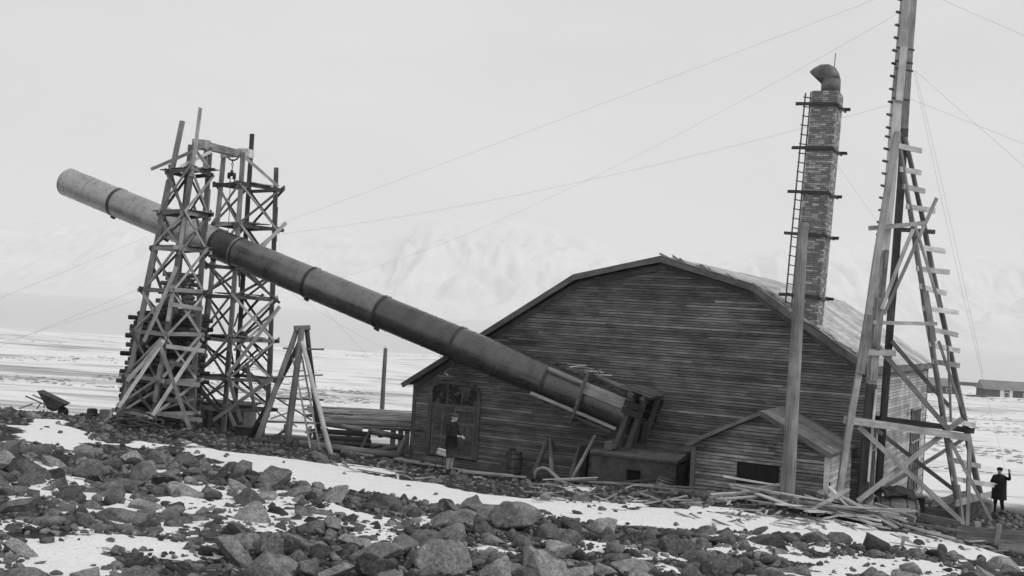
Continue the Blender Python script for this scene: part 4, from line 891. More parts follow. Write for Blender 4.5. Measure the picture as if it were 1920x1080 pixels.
wire(at(276,444,37.2), anchor(at(276,444,37.2), at(-70,582,38)), 'upper stay wire anchored left of the front tower', .1); wire(at(272,536,37.3), anchor(at(272,536,37.3), at(-70,668,38)), 'lower stay wire anchored left of the front tower', .15); wire(at(262,560,37.4), anchor(at(262,560,37.4), at(-60,655,40)), 'middle stay wire anchored left of the front tower', .12)
wire(at(723,654,46), at(540,545,43), 'telegraph wire running from the slim pole behind the pipe', .1); wire(at(590,560,40.5), at(690,668,45), 'thin stay wire slanting down behind the pipe', .0)
wire(CM @ Vector((-.2,0,1.6)), bp(1436,538,.5), 'short stay wire from the chimney foot to the roof', .0); wire(CM @ Vector((CW+.05,.4,CH*.72)), bp(1655,430,9), 'thin stay wire behind the brick chimney', .0)

# ------------------------------------------------------------------ rubble slope
def ico(sub):
    b = bmesh.new(); bmesh.ops.create_icosphere(b, subdivisions=sub, radius=1); b.verts.ensure_lookup_table()
    V = np.array([v.co[:] for v in b.verts]); Fq = np.array([[v.index for v in f.verts] for f in b.faces]); b.free(); return V, Fq
IC = {s: ico(s) for s in (1, 2, 3, 4)}
def rock_verts(sub, r_):
    # a boulder: a ball cut by random flat planes, then roughened and squashed
    V = IC[sub][0].copy()
    for _ in range(r_.integers(9, 16)):
        n_ = r_.normal(size=3); n_ /= np.linalg.norm(n_); d = r_.uniform(.33, .64); s = V @ n_; k = s > d; V[k] -= np.outer((s[k]-d)*.96, n_)
    f = 1+.035*(vnoise(V[:,0]*2.3+V[:,2]*1.7+9, V[:,1]*2.3-V[:,2]*1.1+r_.uniform(0,50), 3)-.5)*2
    f += (.05 if sub > 2 else .03)*(vnoise(V[:,0]*6+V[:,2]*4+9, V[:,1]*6-V[:,2]*5+r_.uniform(0,50), 4)-.5)*2
    if sub > 3: f += .03*(vnoise(V[:,0]*14+V[:,2]*9+9, V[:,1]*14-V[:,2]*11+r_.uniform(0,50), 5)-.5)*2
    V = V*f[:,None]; return V*np.array([1, r_.uniform(.6,.95), r_.uniform(.40,.75)])
rr_ = np.random.default_rng(21)
RMESH = [npmesh('rock', rock_verts(4, rr_), IC[4][1], 'rock') for _ in range(22)]
RSMALL = [rock_verts(2, rr_) for _ in range(24)]; RTINY = [rock_verts(1, rr_) for _ in range(24)]
EDGE = np.array([gpt(*p) for p in ((-150,842),(10,846),(205,850),(420,885),(620,928),(800,950),(1000,972),(1300,1004),(1560,1026),(1780,1050),(1910,1072))]); EU = EDGE[:,0]/EDGE[:,1]
def edgeY(x, y): return np.interp(x/np.maximum(y, 1), EU, EDGE[:,1])
cand = []      # x, y, r
def scatter(n, ymin, ymax, rfun, accept, gap):
    ya = np.sqrt(rr_.uniform(ymin**2, ymax**2, n)); xa = rr_.uniform(-.60, .60, n)*ya; ok = accept(xa, ya); s_ = snowf(xa, ya)+fbm(xa, ya, 1.1, 4, 3)*.9
    for x, y, o_, sv_ in zip(xa, ya, ok, s_):
        if not o_ or rr_.random() > np.clip(.6-sv_*2.3, .03, 1): continue
        r_ = rfun()
        if sv_ > -r_*.9 and r_ > .12 and rr_.random() > .06: continue
        key = (int(x//1.0), int(y//1.0)); good = True
        for i in (-1,0,1):
            for j in (-1,0,1):
                for (a, b, c) in grid.get((key[0]+i, key[1]+j), ()):
                    if (a-x)**2+(b-y)**2 < ((c+r_)*gap)**2: good = False; break
        if good: grid.setdefault(key, []).append((x, y, r_)); cand.append((x, y, r_))
grid = {}
gb = gpt(955, 1000); grid.setdefault((int(gb[0]//1), int(gb[1]//1)), []).append((gb[0], gb[1], .62))
scatter(700, 8, 26, lambda: rr_.uniform(.23,.40), lambda x, y: y < edgeY(x, y)+.2, .80)
scatter(14000, 8, 27, lambda: rr_.uniform(.10,.23), lambda x, y: y < edgeY(x, y)+.5, .78)
scatter(40000, 8, 29, lambda: rr_.uniform(.035,.10), lambda x, y: y < edgeY(x, y)+.8, .72)
scatter(30000, 8, 27, lambda: rr_.uniform(.03,.075), lambda x, y: y < edgeY(x, y)+.8, .55)
scatter(14000, 16, 42, lambda: rr_.uniform(.05,.13) if rr_.random() < .9 else rr_.uniform(.15,.3), lambda x, y: y > edgeY(x, y)+.3, .8)
def inside_things(x, y):
    l = Vector((x,y,0))-BO; a, b = l.dot(UX), l.dot(WY); return (-.2 < a < W+.3 and b > -.1) or (sx0-.1 < a < sx1+.2 and b > SY-.1) or (q0-.2 < a < q1+.2 and b > QY-.1)
cand = [c for c in cand if not inside_things(c[0], c[1])]
cand.sort(key=lambda c: -c[2]/c[1] if abs(c[0]/c[1]) < .5 else 0)
_cx, _cy = np.array([c[0] for c in cand]), np.array([c[1] for c in cand])
_sa = sstep(-.40, .50, snowf(_cx, _cy)-.06+fbm(_cx, _cy, .9, 5, 3)*1.9)
ga = gz(_cx, _cy)+fbm(_cx, _cy, .5, 4, 11)*.22*(1-_sa*.6)+fbm(_cx, _cy, 2.5, 3, 12)*.10*(1-_sa)+_sa*.05
pos_in = 0; SV, SF, ST = [], [], []; off = 0
for i, (x, y, r_) in enumerate(cand):
    a = rr_.uniform(0, 6.28); tx, ty = rr_.normal(0,.22,2)
    M = Matrix.Translation((x, y, ga[i]+r_*rr_.uniform(.02,.22))) @ Matrix.Rotation(a,4,'Z') @ Matrix.Rotation(tx,4,'X') @ Matrix.Rotation(ty,4,'Y') @ Matrix.Scale(r_*1.42,4)
    if i < 290:
        sd_ = float(snowf(np.array([x]), np.array([y]))[0]); edge_ = sd_ > -.75
        o = link('rock', RMESH[rr_.integers(0, len(RMESH))], M)
        lab = 'large angular lichen-spotted boulder of the near rubble slope' if r_ > .27 else ('angular grey rock lying among the boulders of the near rubble slope' if r_ > .14 else 'small grey stone wedged between the boulders of the near slope')
        if edge_: lab = lab.replace('of the near rubble slope','bordering a patch of snow').replace('lying among the boulders bordering a patch of snow','bordering a patch of snow among the boulders').replace('of the near slope','beside a patch of snow')
        tag(o, lab, 'rock', ('snow-edge ' if edge_ else '')+('boulders of the rubble slope' if r_ > .27 else ('rocks of the rubble slope' if r_ > .14 else 'small stones of the rubble slope')))
    else:
        sb = 2 if r_/y > .0042 else 1; Vs = (RSMALL if sb == 2 else RTINY)[rr_.integers(0, 24)]; Mn = np.array(M); SV.append(Vs @ Mn[:3,:3].T+Mn[:3,3]); SF.append(IC[sb][1]+off); off += len(Vs); ST.append(np.full(len(IC[sb][1]), rr_.uniform(-.35,.4)))
me = npmesh('rubble', np.vstack(SV), np.vstack(SF), 'rock'); tone_attr(me, np.concatenate(ST).astype(np.float32)); tag(link('rubble', me), kind='stuff')
bz = G(gb[0], gb[1]); o = link('boulder', npmesh('boulder', rock_verts(4, np.random.default_rng(5)), IC[4][1], 'rock'), Matrix.Translation((gb[0],gb[1],bz+.18)) @ Matrix.Rotation(.3,4,'Z') @ Matrix.Diagonal((.62,.6,.74,1))); tag(o, 'biggest blocky boulder beside the long band of snow', 'boulder')
px1 = at(848,905,30.5); o = link('boulder', RMESH[3], Matrix.Translation((px1.x,px1.y,G(px1.x,px1.y)+.12)) @ Matrix.Rotation(1.3,4,'Y') @ Matrix.Scale(.36,4)); tag(o, 'upright stone standing in the rubble in front of the man in the cap', 'boulder')
for i, (px, py, r_, lab) in enumerate(((1500,958,.30,'flat stone laid at the foot of the bare wooden pole'), (1492,938,.22,'blocky stone behind the foot of the bare wooden pole'), (1445,940,.22,'round stone beside the foot of the bare wooden pole'))):
    g_ = at(px, py, 27.4); o = link('rock', RMESH[5+i], Matrix.Translation((g_.x, g_.y-.1, G(g_.x,g_.y)+.1)) @ Matrix.Rotation(i*1.3,4,'Z') @ Matrix.Scale(r_,4)); tag(o, lab, 'rock')
# dark scrub and stones on the far plain
V2, F2, off = [], [], 0
for _ in range(9000):
    y = rr_.uniform(60, 420) if rr_.random() < .6 else rr_.uniform(75, 150); x = rr_.uniform(-.55,.55)*y; cl = fbm(np.array([x]), np.array([y]), .03, 3, 77)[0]
    if cl < (.13 if not (y < 170 and x < -18) else .06): continue
    r_ = rr_.uniform(.08,.26)*(.6+y/260); Vs = IC[1][0]*np.array([r_*1.6, r_, r_*.4])*rr_.uniform(.7,1.2,(len(IC[1][0]),1))+np.array([x, y, float(gz(np.array([x]), np.array([y]))[0])]); V2.append(Vs); F2.append(IC[1][1]+off); off += len(Vs)
tag(link('scrub', npmesh('scrub', np.vstack(V2), np.vstack(F2), 'rock', False)), kind='stuff')

# ------------------------------------------------------------------ loose timber
def lay_(name, a, b, Ya, Yb, w_, h_, m_, label, cat='plank', group=None, lift=0):
    p, q = at(*a,Ya), at(*b,Yb)
    for v in (p, q): v.z = max(v.z, G(v.x,v.y)+.10+h_/2)+lift
    return tag(beam(name, p, q, w_, h_, m_), label, cat, group)
H1 = (((1357,893),(1480,913),28.6,28.4,'pale_wood','thin pale lath slanting up before the shed window'),((1340,905),(1455,912),28.7,28.4,'mid_wood',None),((1370,908),(1480,976),28.2,26.6,'pale_wood','pale board sliding down from the heap to the snow by the pole'),
  ((1458,908),(1350,945),28.0,27.4,'pale_wood',None),((1465,912),(1330,962),27.8,27.0,'mid_wood',None),((1420,930),(1340,968),27.4,26.8,'pale_wood','wide snow-dusted board at the front of the heap before the shed'),((1275,918),(1390,930),29.0,28.6,'mid_wood',None),
  ((1285,926),(1385,934),28.8,28.4,'pale_wood',None),((1290,948),(1360,938),27.8,28.2,'mid_wood',None),((1240,922),(1355,936),29.3,28.8,'dark_wood',None),((1395,918),(1480,925),28.4,28.2,'dark_wood',None),((1300,955),(1440,920),27.5,28.0,'pale_wood',None),((1380,960),(1470,930),27.2,27.8,'mid_wood',None),((1410,955),(1432,970),26.8,26.6,'dark_wood',None))
for a, b, ya, yb, m_, lab in H1: lay_('plank', a, b, ya, yb, random.uniform(.10,.18), .035, m_, lab or 'weathered board in the heap of lumber before the small shed', group=None if lab else 'boards heaped before the shed')
H2 = (((1555,913),(1600,958),27.4,26.8,'pale_wood','broad split board standing out of the heap beside the derrick leg'),((1590,917),(1520,990),27.4,26.4,'mid_wood',None),((1500,935),(1630,950),27.4,27.2,'dark_wood',None),((1575,930),(1655,990),27.2,26.4,'mid_wood',None),((1640,960),(1675,1000),26.8,26.2,'pale_wood',None),
  ((1535,962),(1625,954),26.8,26.8,'mid_wood',None),((1480,976),(1600,972),26.4,26.4,'mid_wood',None),((1508,940),(1575,992),27.0,26.2,'scaffold_wood',None),((1600,972),(1635,1015),26.4,25.6,'mid_wood','pale board pointing out of the heap across the snow'),((1640,1017),(1665,1002),25.4,25.5,'mid_wood','short block lying on the snow before the derrick heap'),((1510,998),(1560,978),26.0,26.4,'pale_wood',None),
  ((1610,945),(1690,985),27.4,26.8,'scaffold_wood',None),((1560,955),(1600,990),26.9,26.4,'dark_wood',None),((1530,925),(1640,960),27.8,27.4,'dark_wood',None),((1600,985),(1640,1000),26.3,26.0,'dark_wood',None),((1585,935),(1680,1004),27.1,26.0,'pale_wood',None))
for a, b, ya, yb, m_, lab in H2: lay_('plank', a, b, ya, yb, random.uniform(.11,.2), .035, m_, lab or 'weathered board in the tangled heap between the pole and the derrick', group=None if lab else 'boards heaped by the derrick')
H3 = (((1640,948),(1715,975),28.0,27.4,.14,.16,'mid_wood','squared timber lying before the big barrel'),((1660,985),(1790,1010),27.0,26.4,.12,.05,'mid_wood','long board on the snow below the squared timber'),((1690,978),(1800,995),27.4,27.2,.1,.05,'scaffold_wood','long lath lying behind the boards by the plank wall'),((1700,1010),(1760,1022),25.8,25.6,.08,.04,'dark_wood','dark stick half buried in the snow before the plank wall'),((1680,1015),(1700,1026),25.4,25.3,.08,.05,'dark_wood','stub of dark wood on the snow'),
  ((1715,952),(1790,968),30.6,30.2,.1,.2,'dark_wood','upper plank curb at the foot of the derrick legs'),((1712,968),(1800,985),29.2,29.0,.1,.2,'dark_wood','lower plank curb at the foot of the derrick legs'),((1500,905),(1555,915),28.6,28.3,.05,.28,'black_wood','dark board leaning on the shed right of the pole'),((1536,935),(1552,905),27.9,28.6,.16,.16,'mid_wood','stub of squared timber tilted against the shed corner'),((1478,918),(1548,938),28.3,28.1,.16,.2,'dark_wood','dark squared timber lying along the shed foot'))
for a, b, ya, yb, w_, h_, m_, lab in H3: lay_('timber', a, b, ya, yb, w_, h_, m_, lab, 'timber')
H4 = (((1018,917),(1120,898),32.3,31.6,.08,.03,'pale_wood'),((1040,914),(1118,902),32.0,31.6,.10,.03,'mid_wood'),((1060,908),(1180,920),32.0,31.2,.09,.04,'mid_wood'),((1148,914),(1262,897),31.2,31.0,.07,.05,'dark_wood'),((1105,912),(1230,930),31.4,30.4,.10,.04,'mid_wood'),((1190,928),(1222,944),30.2,29.6,.11,.04,'pale_wood'),((1215,925),(1300,935),30.2,29.6,.11,.04,'mid_wood'),((1262,915),(1330,924),30.0,29.6,.07,.03,'pale_wood'),
  ((860,888),(960,897),34.2,33.9,.16,.05,'mid_wood'),((870,895),(985,906),33.6,33.2,.12,.05,'scaffold_wood'),((745,870),(805,876),36.6,36.2,.12,.05,'mid_wood'),((740,876),(830,884),36.0,35.4,.10,.04,'mid_wood'),((760,880),(880,893),35.4,34.4,.1,.04,'scaffold_wood'),((640,860),(700,868),35.6,35.8,.1,.04,'mid_wood'))
for i, (a, b, ya, yb, w_, h_, m_) in enumerate(H4): lay_('plank', a, b, ya, yb, w_, h_, m_, 'board lying in the litter before the firebox' if i < 8 else 'board lying along the foot of the barn wall by the door', group='boards before the firebox' if i < 8 else 'boards along the barn foot', lift=.04)
for hx, hy, hY, n_, lab, grp in ((1390,936,27.9,20,'weathered board in the heap of lumber before the small shed','boards heaped before the shed'), (1590,962,26.9,24,'weathered board in the tangled heap between the pole and the derrick','boards heaped by the derrick')):
    for k in range(n_):
        c = at(hx+rr_.normal(0,46), hy+rr_.normal(0,10), hY+rr_.normal(0,.4)); a_ = rr_.choice([-.45,.75,.2])+rr_.normal(0,.2); L = rr_.uniform(.6,1.3); d = Vector((math.cos(a_), -math.sin(a_)*.8, rr_.normal(0,.10))).normalized()
        p, q = c-d*L, c+d*L
        for v in (p, q): v.z = max(v.z, G(v.x,v.y)+.12)
        tag(beam('plank', p, q, rr_.uniform(.08,.17), .03, str(rr_.choice(['pale_wood','mid_wood','pale_wood','scaffold_wood']))), lab, 'plank', grp)
# debris splinters: too many and too small to count
V3, F3, off = [], [], 0
for _ in range(330):
    t = rr_.random(); px, py = (rr_.uniform(1000,1320), rr_.uniform(905,950)) if t < .35 else ((rr_.uniform(1300,1700), rr_.uniform(930,1000)) if t < .8 else ((rr_.uniform(640,900), rr_.uniform(868,900)) if t < .9 else (rr_.uniform(1680,1900), rr_.uniform(985,1040))))
    x, y = gpt(px, py)
    if inside_things(x, y): continue
    q = Matrix.Translation((x,y,G(x,y)+.05)) @ Matrix.Rotation(rr_.uniform(0,3.14),4,'Z') @ Matrix.Rotation(rr_.normal(0,.15),4,'Y'); l, ww = rr_.uniform(.08,.45), rr_.uniform(.012,.04)
    V3 += [q @ Vector(v) for v in boxv(-l,l,-ww,ww,-.012,.012)]; F3 += [tuple(j+off for j in f) for f in BOXF]; off += 8
o = mk('wood_splinters', V3, F3, 'mid_wood'); tone_attr(o.data, [v for _ in range(len(F3)//6) for v in [random.uniform(-.5,.6)]*6]); tag(o, kind='stuff')
# plank retaining wall
rw = thing('plank_wall', tuple(at(1850,1040,28)), 'low plank retaining wall with a post at the edge of the slope', 'wall')
for k in range(6): beam('plank', at(1775,990+k*9,28.6-.03*k)-Vector((0,0,0)), at(1925,1000+k*9,28.2-.03*k), .04, .135, random.choice(['mid_wood','scaffold_wood','dark_wood']), rw)
beam('post', at(1873,985,28.15), at(1862,1048,28.1), .14, .08, 'mid_wood', rw, upv=FR); beam('post', at(1790,983,28.45), at(1786,1030,28.4), .12, .08, 'dark_wood', rw, upv=FR)
box('cap_block', 0,.16,0,.16,0,.18, 'pale_wood', Matrix.Translation(at(1828,992,28.6)), rw)

# ------------------------------------------------------------------ barrels and small gear
def barrel(name, M, r, h, label, mat='barrel_wood', top=True, cat='barrel'):
    b = thing(name, tuple(M.translation), label, cat); ns = 16
    for k in range(ns):
        a0, a1 = 2*math.pi*k/ns+.008, 2*math.pi*(k+1)/ns-.008; V = []
        for t in np.linspace(0,1,6):
            rr = r*(.86+.14*math.sin(math.pi*t))+random.uniform(-.002,.002)
            for a in (a0, a1): V += [(rr*math.cos(a), rr*math.sin(a), h*t), ((rr-.025)*math.cos(a), (rr-.025)*math.sin(a), h*t)]
        Fc = []
        for i in range(5):
            p = 4*i; q = p+4; Fc += [(p,p+2,q+2,q),(p+1,q+1,q+3,p+3),(p,q,q+1,p+1),(p+2,p+3,q+3,q+2)]
        Fc += [(0,1,3,2),(20,22,23,21)]; mk('stave', V, Fc, mat, M, b)
    for t in (.08,.3,.7,.92):
        rr = r*(.86+.14*math.sin(math.pi*t))+.004; lathe('hoop', [(rr-.003,h*t-.02),(rr+.006,h*t-.02),(rr+.006,h*t+.02),(rr-.003,h*t+.02)], 'iron', M, b, 24)
    lathe('head', [(r*.82,h*.94),(r*.82,h*.955)] if top else [(r*.82,.03),(r*.82,.05)], mat, M, b, 20); return b
g = bp(963,889,-.75); barrel('barrel', Matrix.Translation(g), .26, .72, 'open-topped wooden barrel standing against the barn wall', top=False)
g = bp(960,852,-.2); o = thing('iron_pulley', tuple(g), 'dark iron pulley wheel leaning on the wall above the barrel', 'pulley'); lathe('rim', [(.02,-.04),(.19,-.05),(.16,0),(.19,.05),(.02,.04)], 'iron', Matrix.Translation(g) @ Matrix.Rotation(math.pi/2,4,'X') , o, 24)
g = bp(1243,918,-2.6); barrel('tub', Matrix.Translation(g) @ Matrix.Rotation(R(12),4,'Y'), .24, .32, 'small wooden tub standing tilted before the firebox', 'mid_wood', False, 'tub')
g = at(1222,918,30.6); ct = thing('crate', tuple(g), 'little pale crate standing beside the tub before the firebox', 'crate')
for k in range(3): box('slat', 0,.34,-.015,.0,.02+k*.1,.105+k*.1, 'mid_wood', Matrix.Translation(g-Vector((.1,0,.15))), ct)
box('body', .01,.33,.001,.25,.0,.30, 'dark_wood', Matrix.Translation(g-Vector((.1,0,.15))), ct)
g = at(1642,948,29.0); BMx = Matrix.Translation(g+Vector((0,0,-.12))) @ Matrix.Rotation(R(-8),4,'Z') @ Matrix.Rotation(R(90),4,'Y'); barrel('big_barrel', BMx, .42, 1.05, 'big slatted barrel lying on its side behind the squared timber')
for k in range(4): V = None
def sheet(name, ctr, sx, sy, mat, label, cat, seed):
    n_ = 18; V = []; r_ = np.random.default_rng(seed)
    for i in range(n_):
        for j in range(n_):
            u, v = i/(n_-1)-.5, j/(n_-1)-.5; h = .12*math.cos(u*2.6)*1.0-.55*abs(v)**1.6+.10*(float(vnoise(np.array([u*9+seed]), np.array([v*9]), 2)[0])-.5); V.append((u*sx, v*sy, h))
    Fc = [(i*n_+j, (i+1)*n_+j, (i+1)*n_+j+1, i*n_+j+1) for i in range(n_-1) for j in range(n_-1)]
    o = mk(name, V, Fc, mat, Matrix.Translation(ctr), None, True); m_ = o.modifiers.new('thick','SOLIDIFY'); m_.thickness = .02; return tag(o, label, cat)
sheet('tarpaulin', at(1683,930,28.9)+Vector((0,.1,.12)), .85, .7, 'tarpaulin', 'crumpled black tarpaulin thrown over the big barrel', 'tarpaulin', 4)
g = at(1700,935,30.0); cr2 = thing('crate', tuple(g), 'dark plank crate behind the big barrel', 'crate'); box('body', 0,.5,0,.5,-.45,.05,'black_wood', Matrix.Translation(g), cr2); box('lid', -.04,.56,-.04,.54,.051,.09,'mid_wood', Matrix.Translation(g), cr2)
g = at(1795,975,33.0); V, Fc = [], []
hp_ = rock_verts(4, np.random.default_rng(77)); o = link('soil_heap', npmesh('soil_heap', hp_*np.array([1.1,.9,1.25]), IC[4][1], 'rock'), Matrix.Translation((g.x,g.y,G(g.x,g.y)+.25))); tag(o, 'dark heap of spoil between the derrick legs', 'heap')
tag(tube('hose', [bp(*p, yl) for p, yl in (((1004,898),-1.3),((1003,888),-1.3),((1008,880),-1.3),((1018,877),-1.35),((1028,880),-1.4),((1040,891),-1.5),((1052,902),-1.6),((1066,908),-1.7))], .055, 'hose', None, 12), 'pale bent hose arching out of the rubble by the barn wall', 'hose')
# wheelbarrow
g = at(98,766,40); wb = thing('wheelbarrow', tuple(g), 'iron wheelbarrow tipped on its nose at the edge of the slope', 'wheelbarrow'); WBM = Matrix.Translation(g) @ Matrix.Rotation(R(14),4,'Y')
tv = [(-.62,-.28,.50),(.48,-.28,.34),(.48,.28,.34),(-.62,.28,.50),(-.1,-.2,-.02),(.12,-.2,-.06),(.12,.2,-.06),(-.1,.2,-.02)]
mk('tray', tv, [(0,1,5,4),(1,2,6,5),(2,3,7,6),(3,0,4,7),(7,6,5,4),(0,3,2,1)], 'concrete', WBM, wb)
lathe('wheel', [(.02,-.02),(.19,-.03),(.19,.03),(.02,.02)], 'iron', WBM @ Matrix.Translation((.42,0,.0)) @ Matrix.Rotation(math.pi/2,4,'X'), wb, 20)
for s in (-1,1):
    tube('handle', [WBM @ Vector((.5,.12*s,.05)), WBM @ Vector((-.1,.26*s,.10)), WBM @ Vector((-.95,.3*s,.2))], .025, 'log_wood', wb); tube('leg', [WBM @ Vector((-.35,.26*s,.15)), WBM @ Vector((-.42,.28*s,-.12))], .02, 'iron', wb)
g = at(172,783,39.2); barrel('keg', Matrix.Translation(g), .18, .32, 'small keg standing on the rubble left of the scaffold', top=True, cat='keg')
g = at(186,782,39.2); ct = thing('crate', tuple(g), 'low grey crate beside the keg', 'crate'); 
for k in range(2): box('slat', 0,.36,-.012,0,.02+k*.12,.13+k*.12,'mid_wood', Matrix.Translation(g), ct)
box('body', .005,.355,.001,.3,0,.26,'dark_wood', Matrix.Translation(g), ct); tag(beam('stub_post', at(208,786,39), at(209,768,39), .1, .08, 'white_paint', None, upv=FR), 'short white stake beside the scaffold foot', 'stake')
g = at(35,766,39.6); tag(beam('plank', g, at(62,757,39.8), .15, .05, 'pale_wood'), 'pale board sticking out of the rubble near the wheelbarrow', 'plank')
rp = thing('rope_heap', tuple(at(285,812,33.5)), 'tangled heap of thick rope before the scaffold foot', 'rope')
for k in range(9):
    c = at(rr_.uniform(232,305), rr_.uniform(805,818), 33.6); c.z = G(c.x, c.y)+.12; ra = rr_.uniform(.15,.4); pts = []
    for t in np.linspace(0, rr_.uniform(5,9), 26): pts.append(c+Vector((ra*1.5*math.cos(t)+.06*math.sin(t*2.3), ra*math.sin(t), .10*math.sin(t*1.7+k)+.1+(.35*max(0,math.sin(t)) if k == 3 else 0))))
    tube('rope_loop', pts, .03, 'rope', rp, 7)
# box on a thin stand beside the man
g = at(829,852,33.8); sdn = thing('box_stand', tuple(at(829,885,33.8)), 'pale wooden box resting on a thin-legged stand behind the man in the cap', 'stand'); SM = Matrix.Translation(g) @ Matrix.Rotation(R(-12),4,'Z') @ Matrix.Rotation(R(12),4,'Y')
box('box', -.16,.18,-.1,.12,-.02,.13,'pale_wood',SM,sdn); box('lid', -.17,.19,-.11,.13,.131,.15,'pale_wood',SM,sdn)
for (x, y) in ((-.12,-.08),(.12,-.08),(0,.1)): p = SM @ Vector((x,y,-.02)); tube('leg', [p, Vector((p.x+x*.7, p.y+y, G(p.x,p.y)))], .014, 'iron', sdn, 6)

# ------------------------------------------------------------------ people
def person(name, loc, rotz, scale, joints, label, zones, cap, coat):
    root = thing(name, loc, label, 'person', None, rotz); PMx = Matrix.Translation(Vector(loc)) @ Matrix.Rotation(rotz,4,'Z') @ Matrix.Scale(scale,4)
    V, E, Rd = [], [], []; ix = {}
    for nm, co, rad, par in joints:
        ix[nm] = len(V); V.append(co); Rd.append(rad)
        if par: E.append((ix[par], ix[nm]))
    me = bpy.data.meshes.new('body'); me.from_pydata(V, E, []); o = bpy.data.objects.new('body_tmp', me); COL.objects.link(o)
    sk = o.modifiers.new('skin','SKIN'); sk.use_smooth_shade = True; ss = o.modifiers.new('sub','SUBSURF'); ss.levels = 2; ss.render_levels = 2
    for i, r_ in enumerate(Rd):
        sv_ = me.skin_vertices[0].data[i]; sv_.radius = r_; sv_.use_root = (i == 0)
    dg = bpy.context.evaluated_depsgraph_get(); ev = o.evaluated_get(dg); m2 = bpy.data.meshes.new_from_object(ev); bpy.data.objects.remove(o)
    m2.materials.clear(); names = []
    for zf, mn in zones:
        if mn not in names: names.append(mn); m2.materials.append(MAT[mn])
    for p in m2.polygons:
        c = p.center
        for zf, mn in zones:
            if zf(c): p.material_index = names.index(mn); break
        p.use_smooth = True
    m2.name = 'body'; link('body', m2, PMx, root)
    for nm, prof, mat in coat:      # clothing as lofted elliptical shells
        Vc, Fc = [], []; sg = 18
        for (x, y, z, rx, ry) in prof:
            for k in range(sg): a = 2*math.pi*k/sg; Vc.append((x+rx*math.cos(a)*(1+.03*math.sin(3*a+z*7)), y+ry*math.sin(a)*(1+.04*math.sin(4*a)), z))
        for i in range(len(prof)-1):
            for k in range(sg): Fc.append((i*sg+k, i*sg+(k+1) % sg, (i+1)*sg+(k+1) % sg, (i+1)*sg+k))
        if nm == 'cap': Fc.append(tuple(range((len(prof)-1)*sg, len(prof)*sg)))
        mk(nm, Vc, Fc, mat, PMx, root, True)
    return root
def hand(side, w_, d, up):
    # palm and five fingers growing from wrist w_ towards d
    w_ = Vector(w_); d = Vector(d).normalized(); up = Vector(up).normalized(); s = d.cross(up); J = [('palm'+side, tuple(w_+d*.06), (.036,.018), 'wr'+side)]
    for k, (a, L) in enumerate(((-.03,.07),(-.01,.085),(.01,.08),(.03,.06))):
        b = w_+d*.09+s*a; c = b+d*L*.5-up*.012; e_ = b+d*L*.85-up*.04
        J += [('k%d%s' % (k,side), tuple(b), (.010,.010), 'palm'+side), ('m%d%s' % (k,side), tuple(c), (.0095,.0095), 'k%d%s' % (k,side)), ('t%d%s' % (k,side), tuple(e_), (.008,.008), 'm%d%s' % (k,side))]
    J += [('th'+side, tuple(w_+d*.045-s*.045), (.011,.011), 'palm'+side), ('tt'+side, tuple(w_+d*.08-s*.06-up*.02), (.009,.009), 'th'+side)]
    return J
def body(arms, lean=0, stance=.1, neck=(0,0)):
    J = [('pel',(0,0,.95),(.15,.11),None),('wst',(0,lean*.3,1.10),(.145,.105),'pel'),('che',(0,lean*.7,1.29),(.165,.12),'wst'),('upc',(0,lean,1.42),(.13,.10),'che'),('nek',(0,lean-.015,1.50),(.055,.058),'upc'),
      ('jaw',(neck[0]*.4,lean-.03+neck[1],1.565),(.062,.078),'nek'),('hed',(neck[0],lean-.02+neck[1],1.64),(.074,.094),'jaw'),('top',(neck[0],lean-.01+neck[1],1.70),(.058,.075),'hed'),
      ('nos',(neck[0],lean-.125+neck[1],1.605),(.014,.016),'hed'),('chn',(neck[0],lean-.10+neck[1],1.545),(.025,.02),'jaw'),('eaL',(neck[0]+.078,lean-.01+neck[1],1.61),(.012,.022),'hed'),('eaR',(neck[0]-.078,lean-.01+neck[1],1.61),(.012,.022),'hed')]
    for s, sd_ in ((1,'L'),(-1,'R')):
        J += [('hip'+sd_,(.085*s,0,.88),(.105,.105),'pel'),('kne'+sd_,((.06+stance*.4)*s,-.02,.50),(.068,.072),'hip'+sd_),('cal'+sd_,((.055+stance*.6)*s,.02,.36),(.058,.064),'kne'+sd_),('ank'+sd_,((.05+stance*.8)*s,.02,.10),(.042,.048),'cal'+sd_),('hel'+sd_,((.05+stance*.8)*s,.035,.045),(.045,.045),'ank'+sd_),('toe'+sd_,((.06+stance*.8)*s,-.16,.035),(.045,.033),'hel'+sd_)]
        el, wr, hd, up = arms[sd_]
        J += [('sho'+sd_,(.175*s,lean,1.40),(.075,.075),'upc'),('elb'+sd_,el,(.055,.055),'sho'+sd_),('wr'+sd_,wr,(.036,.034),'elb'+sd_)]+hand(sd_, wr, hd, up)
    return J
f1 = at(842,893,32.8); f1.z = G(f1.x, f1.y)+.07
J1 = body({'L':((.25,-.04,1.14),(.10,-.30,1.10),(-.5,-.6,-.1),(0,0,1)), 'R':((-.25,-.02,1.14),(-.10,-.30,1.12),(.5,-.6,-.1),(0,0,1))}, lean=-.02, stance=.04, neck=(0,-.03))
zones1 = [(lambda c: c.z < .16,'boot'),(lambda c: c.z < .47,'sock'),(lambda c: c.z < .93,'cloth_mid'),(lambda c: c.y < -.285 and c.z < 1.25,'skin'),(lambda c: c.z > 1.505,'skin'),(lambda c: True,'cloth_dark')]
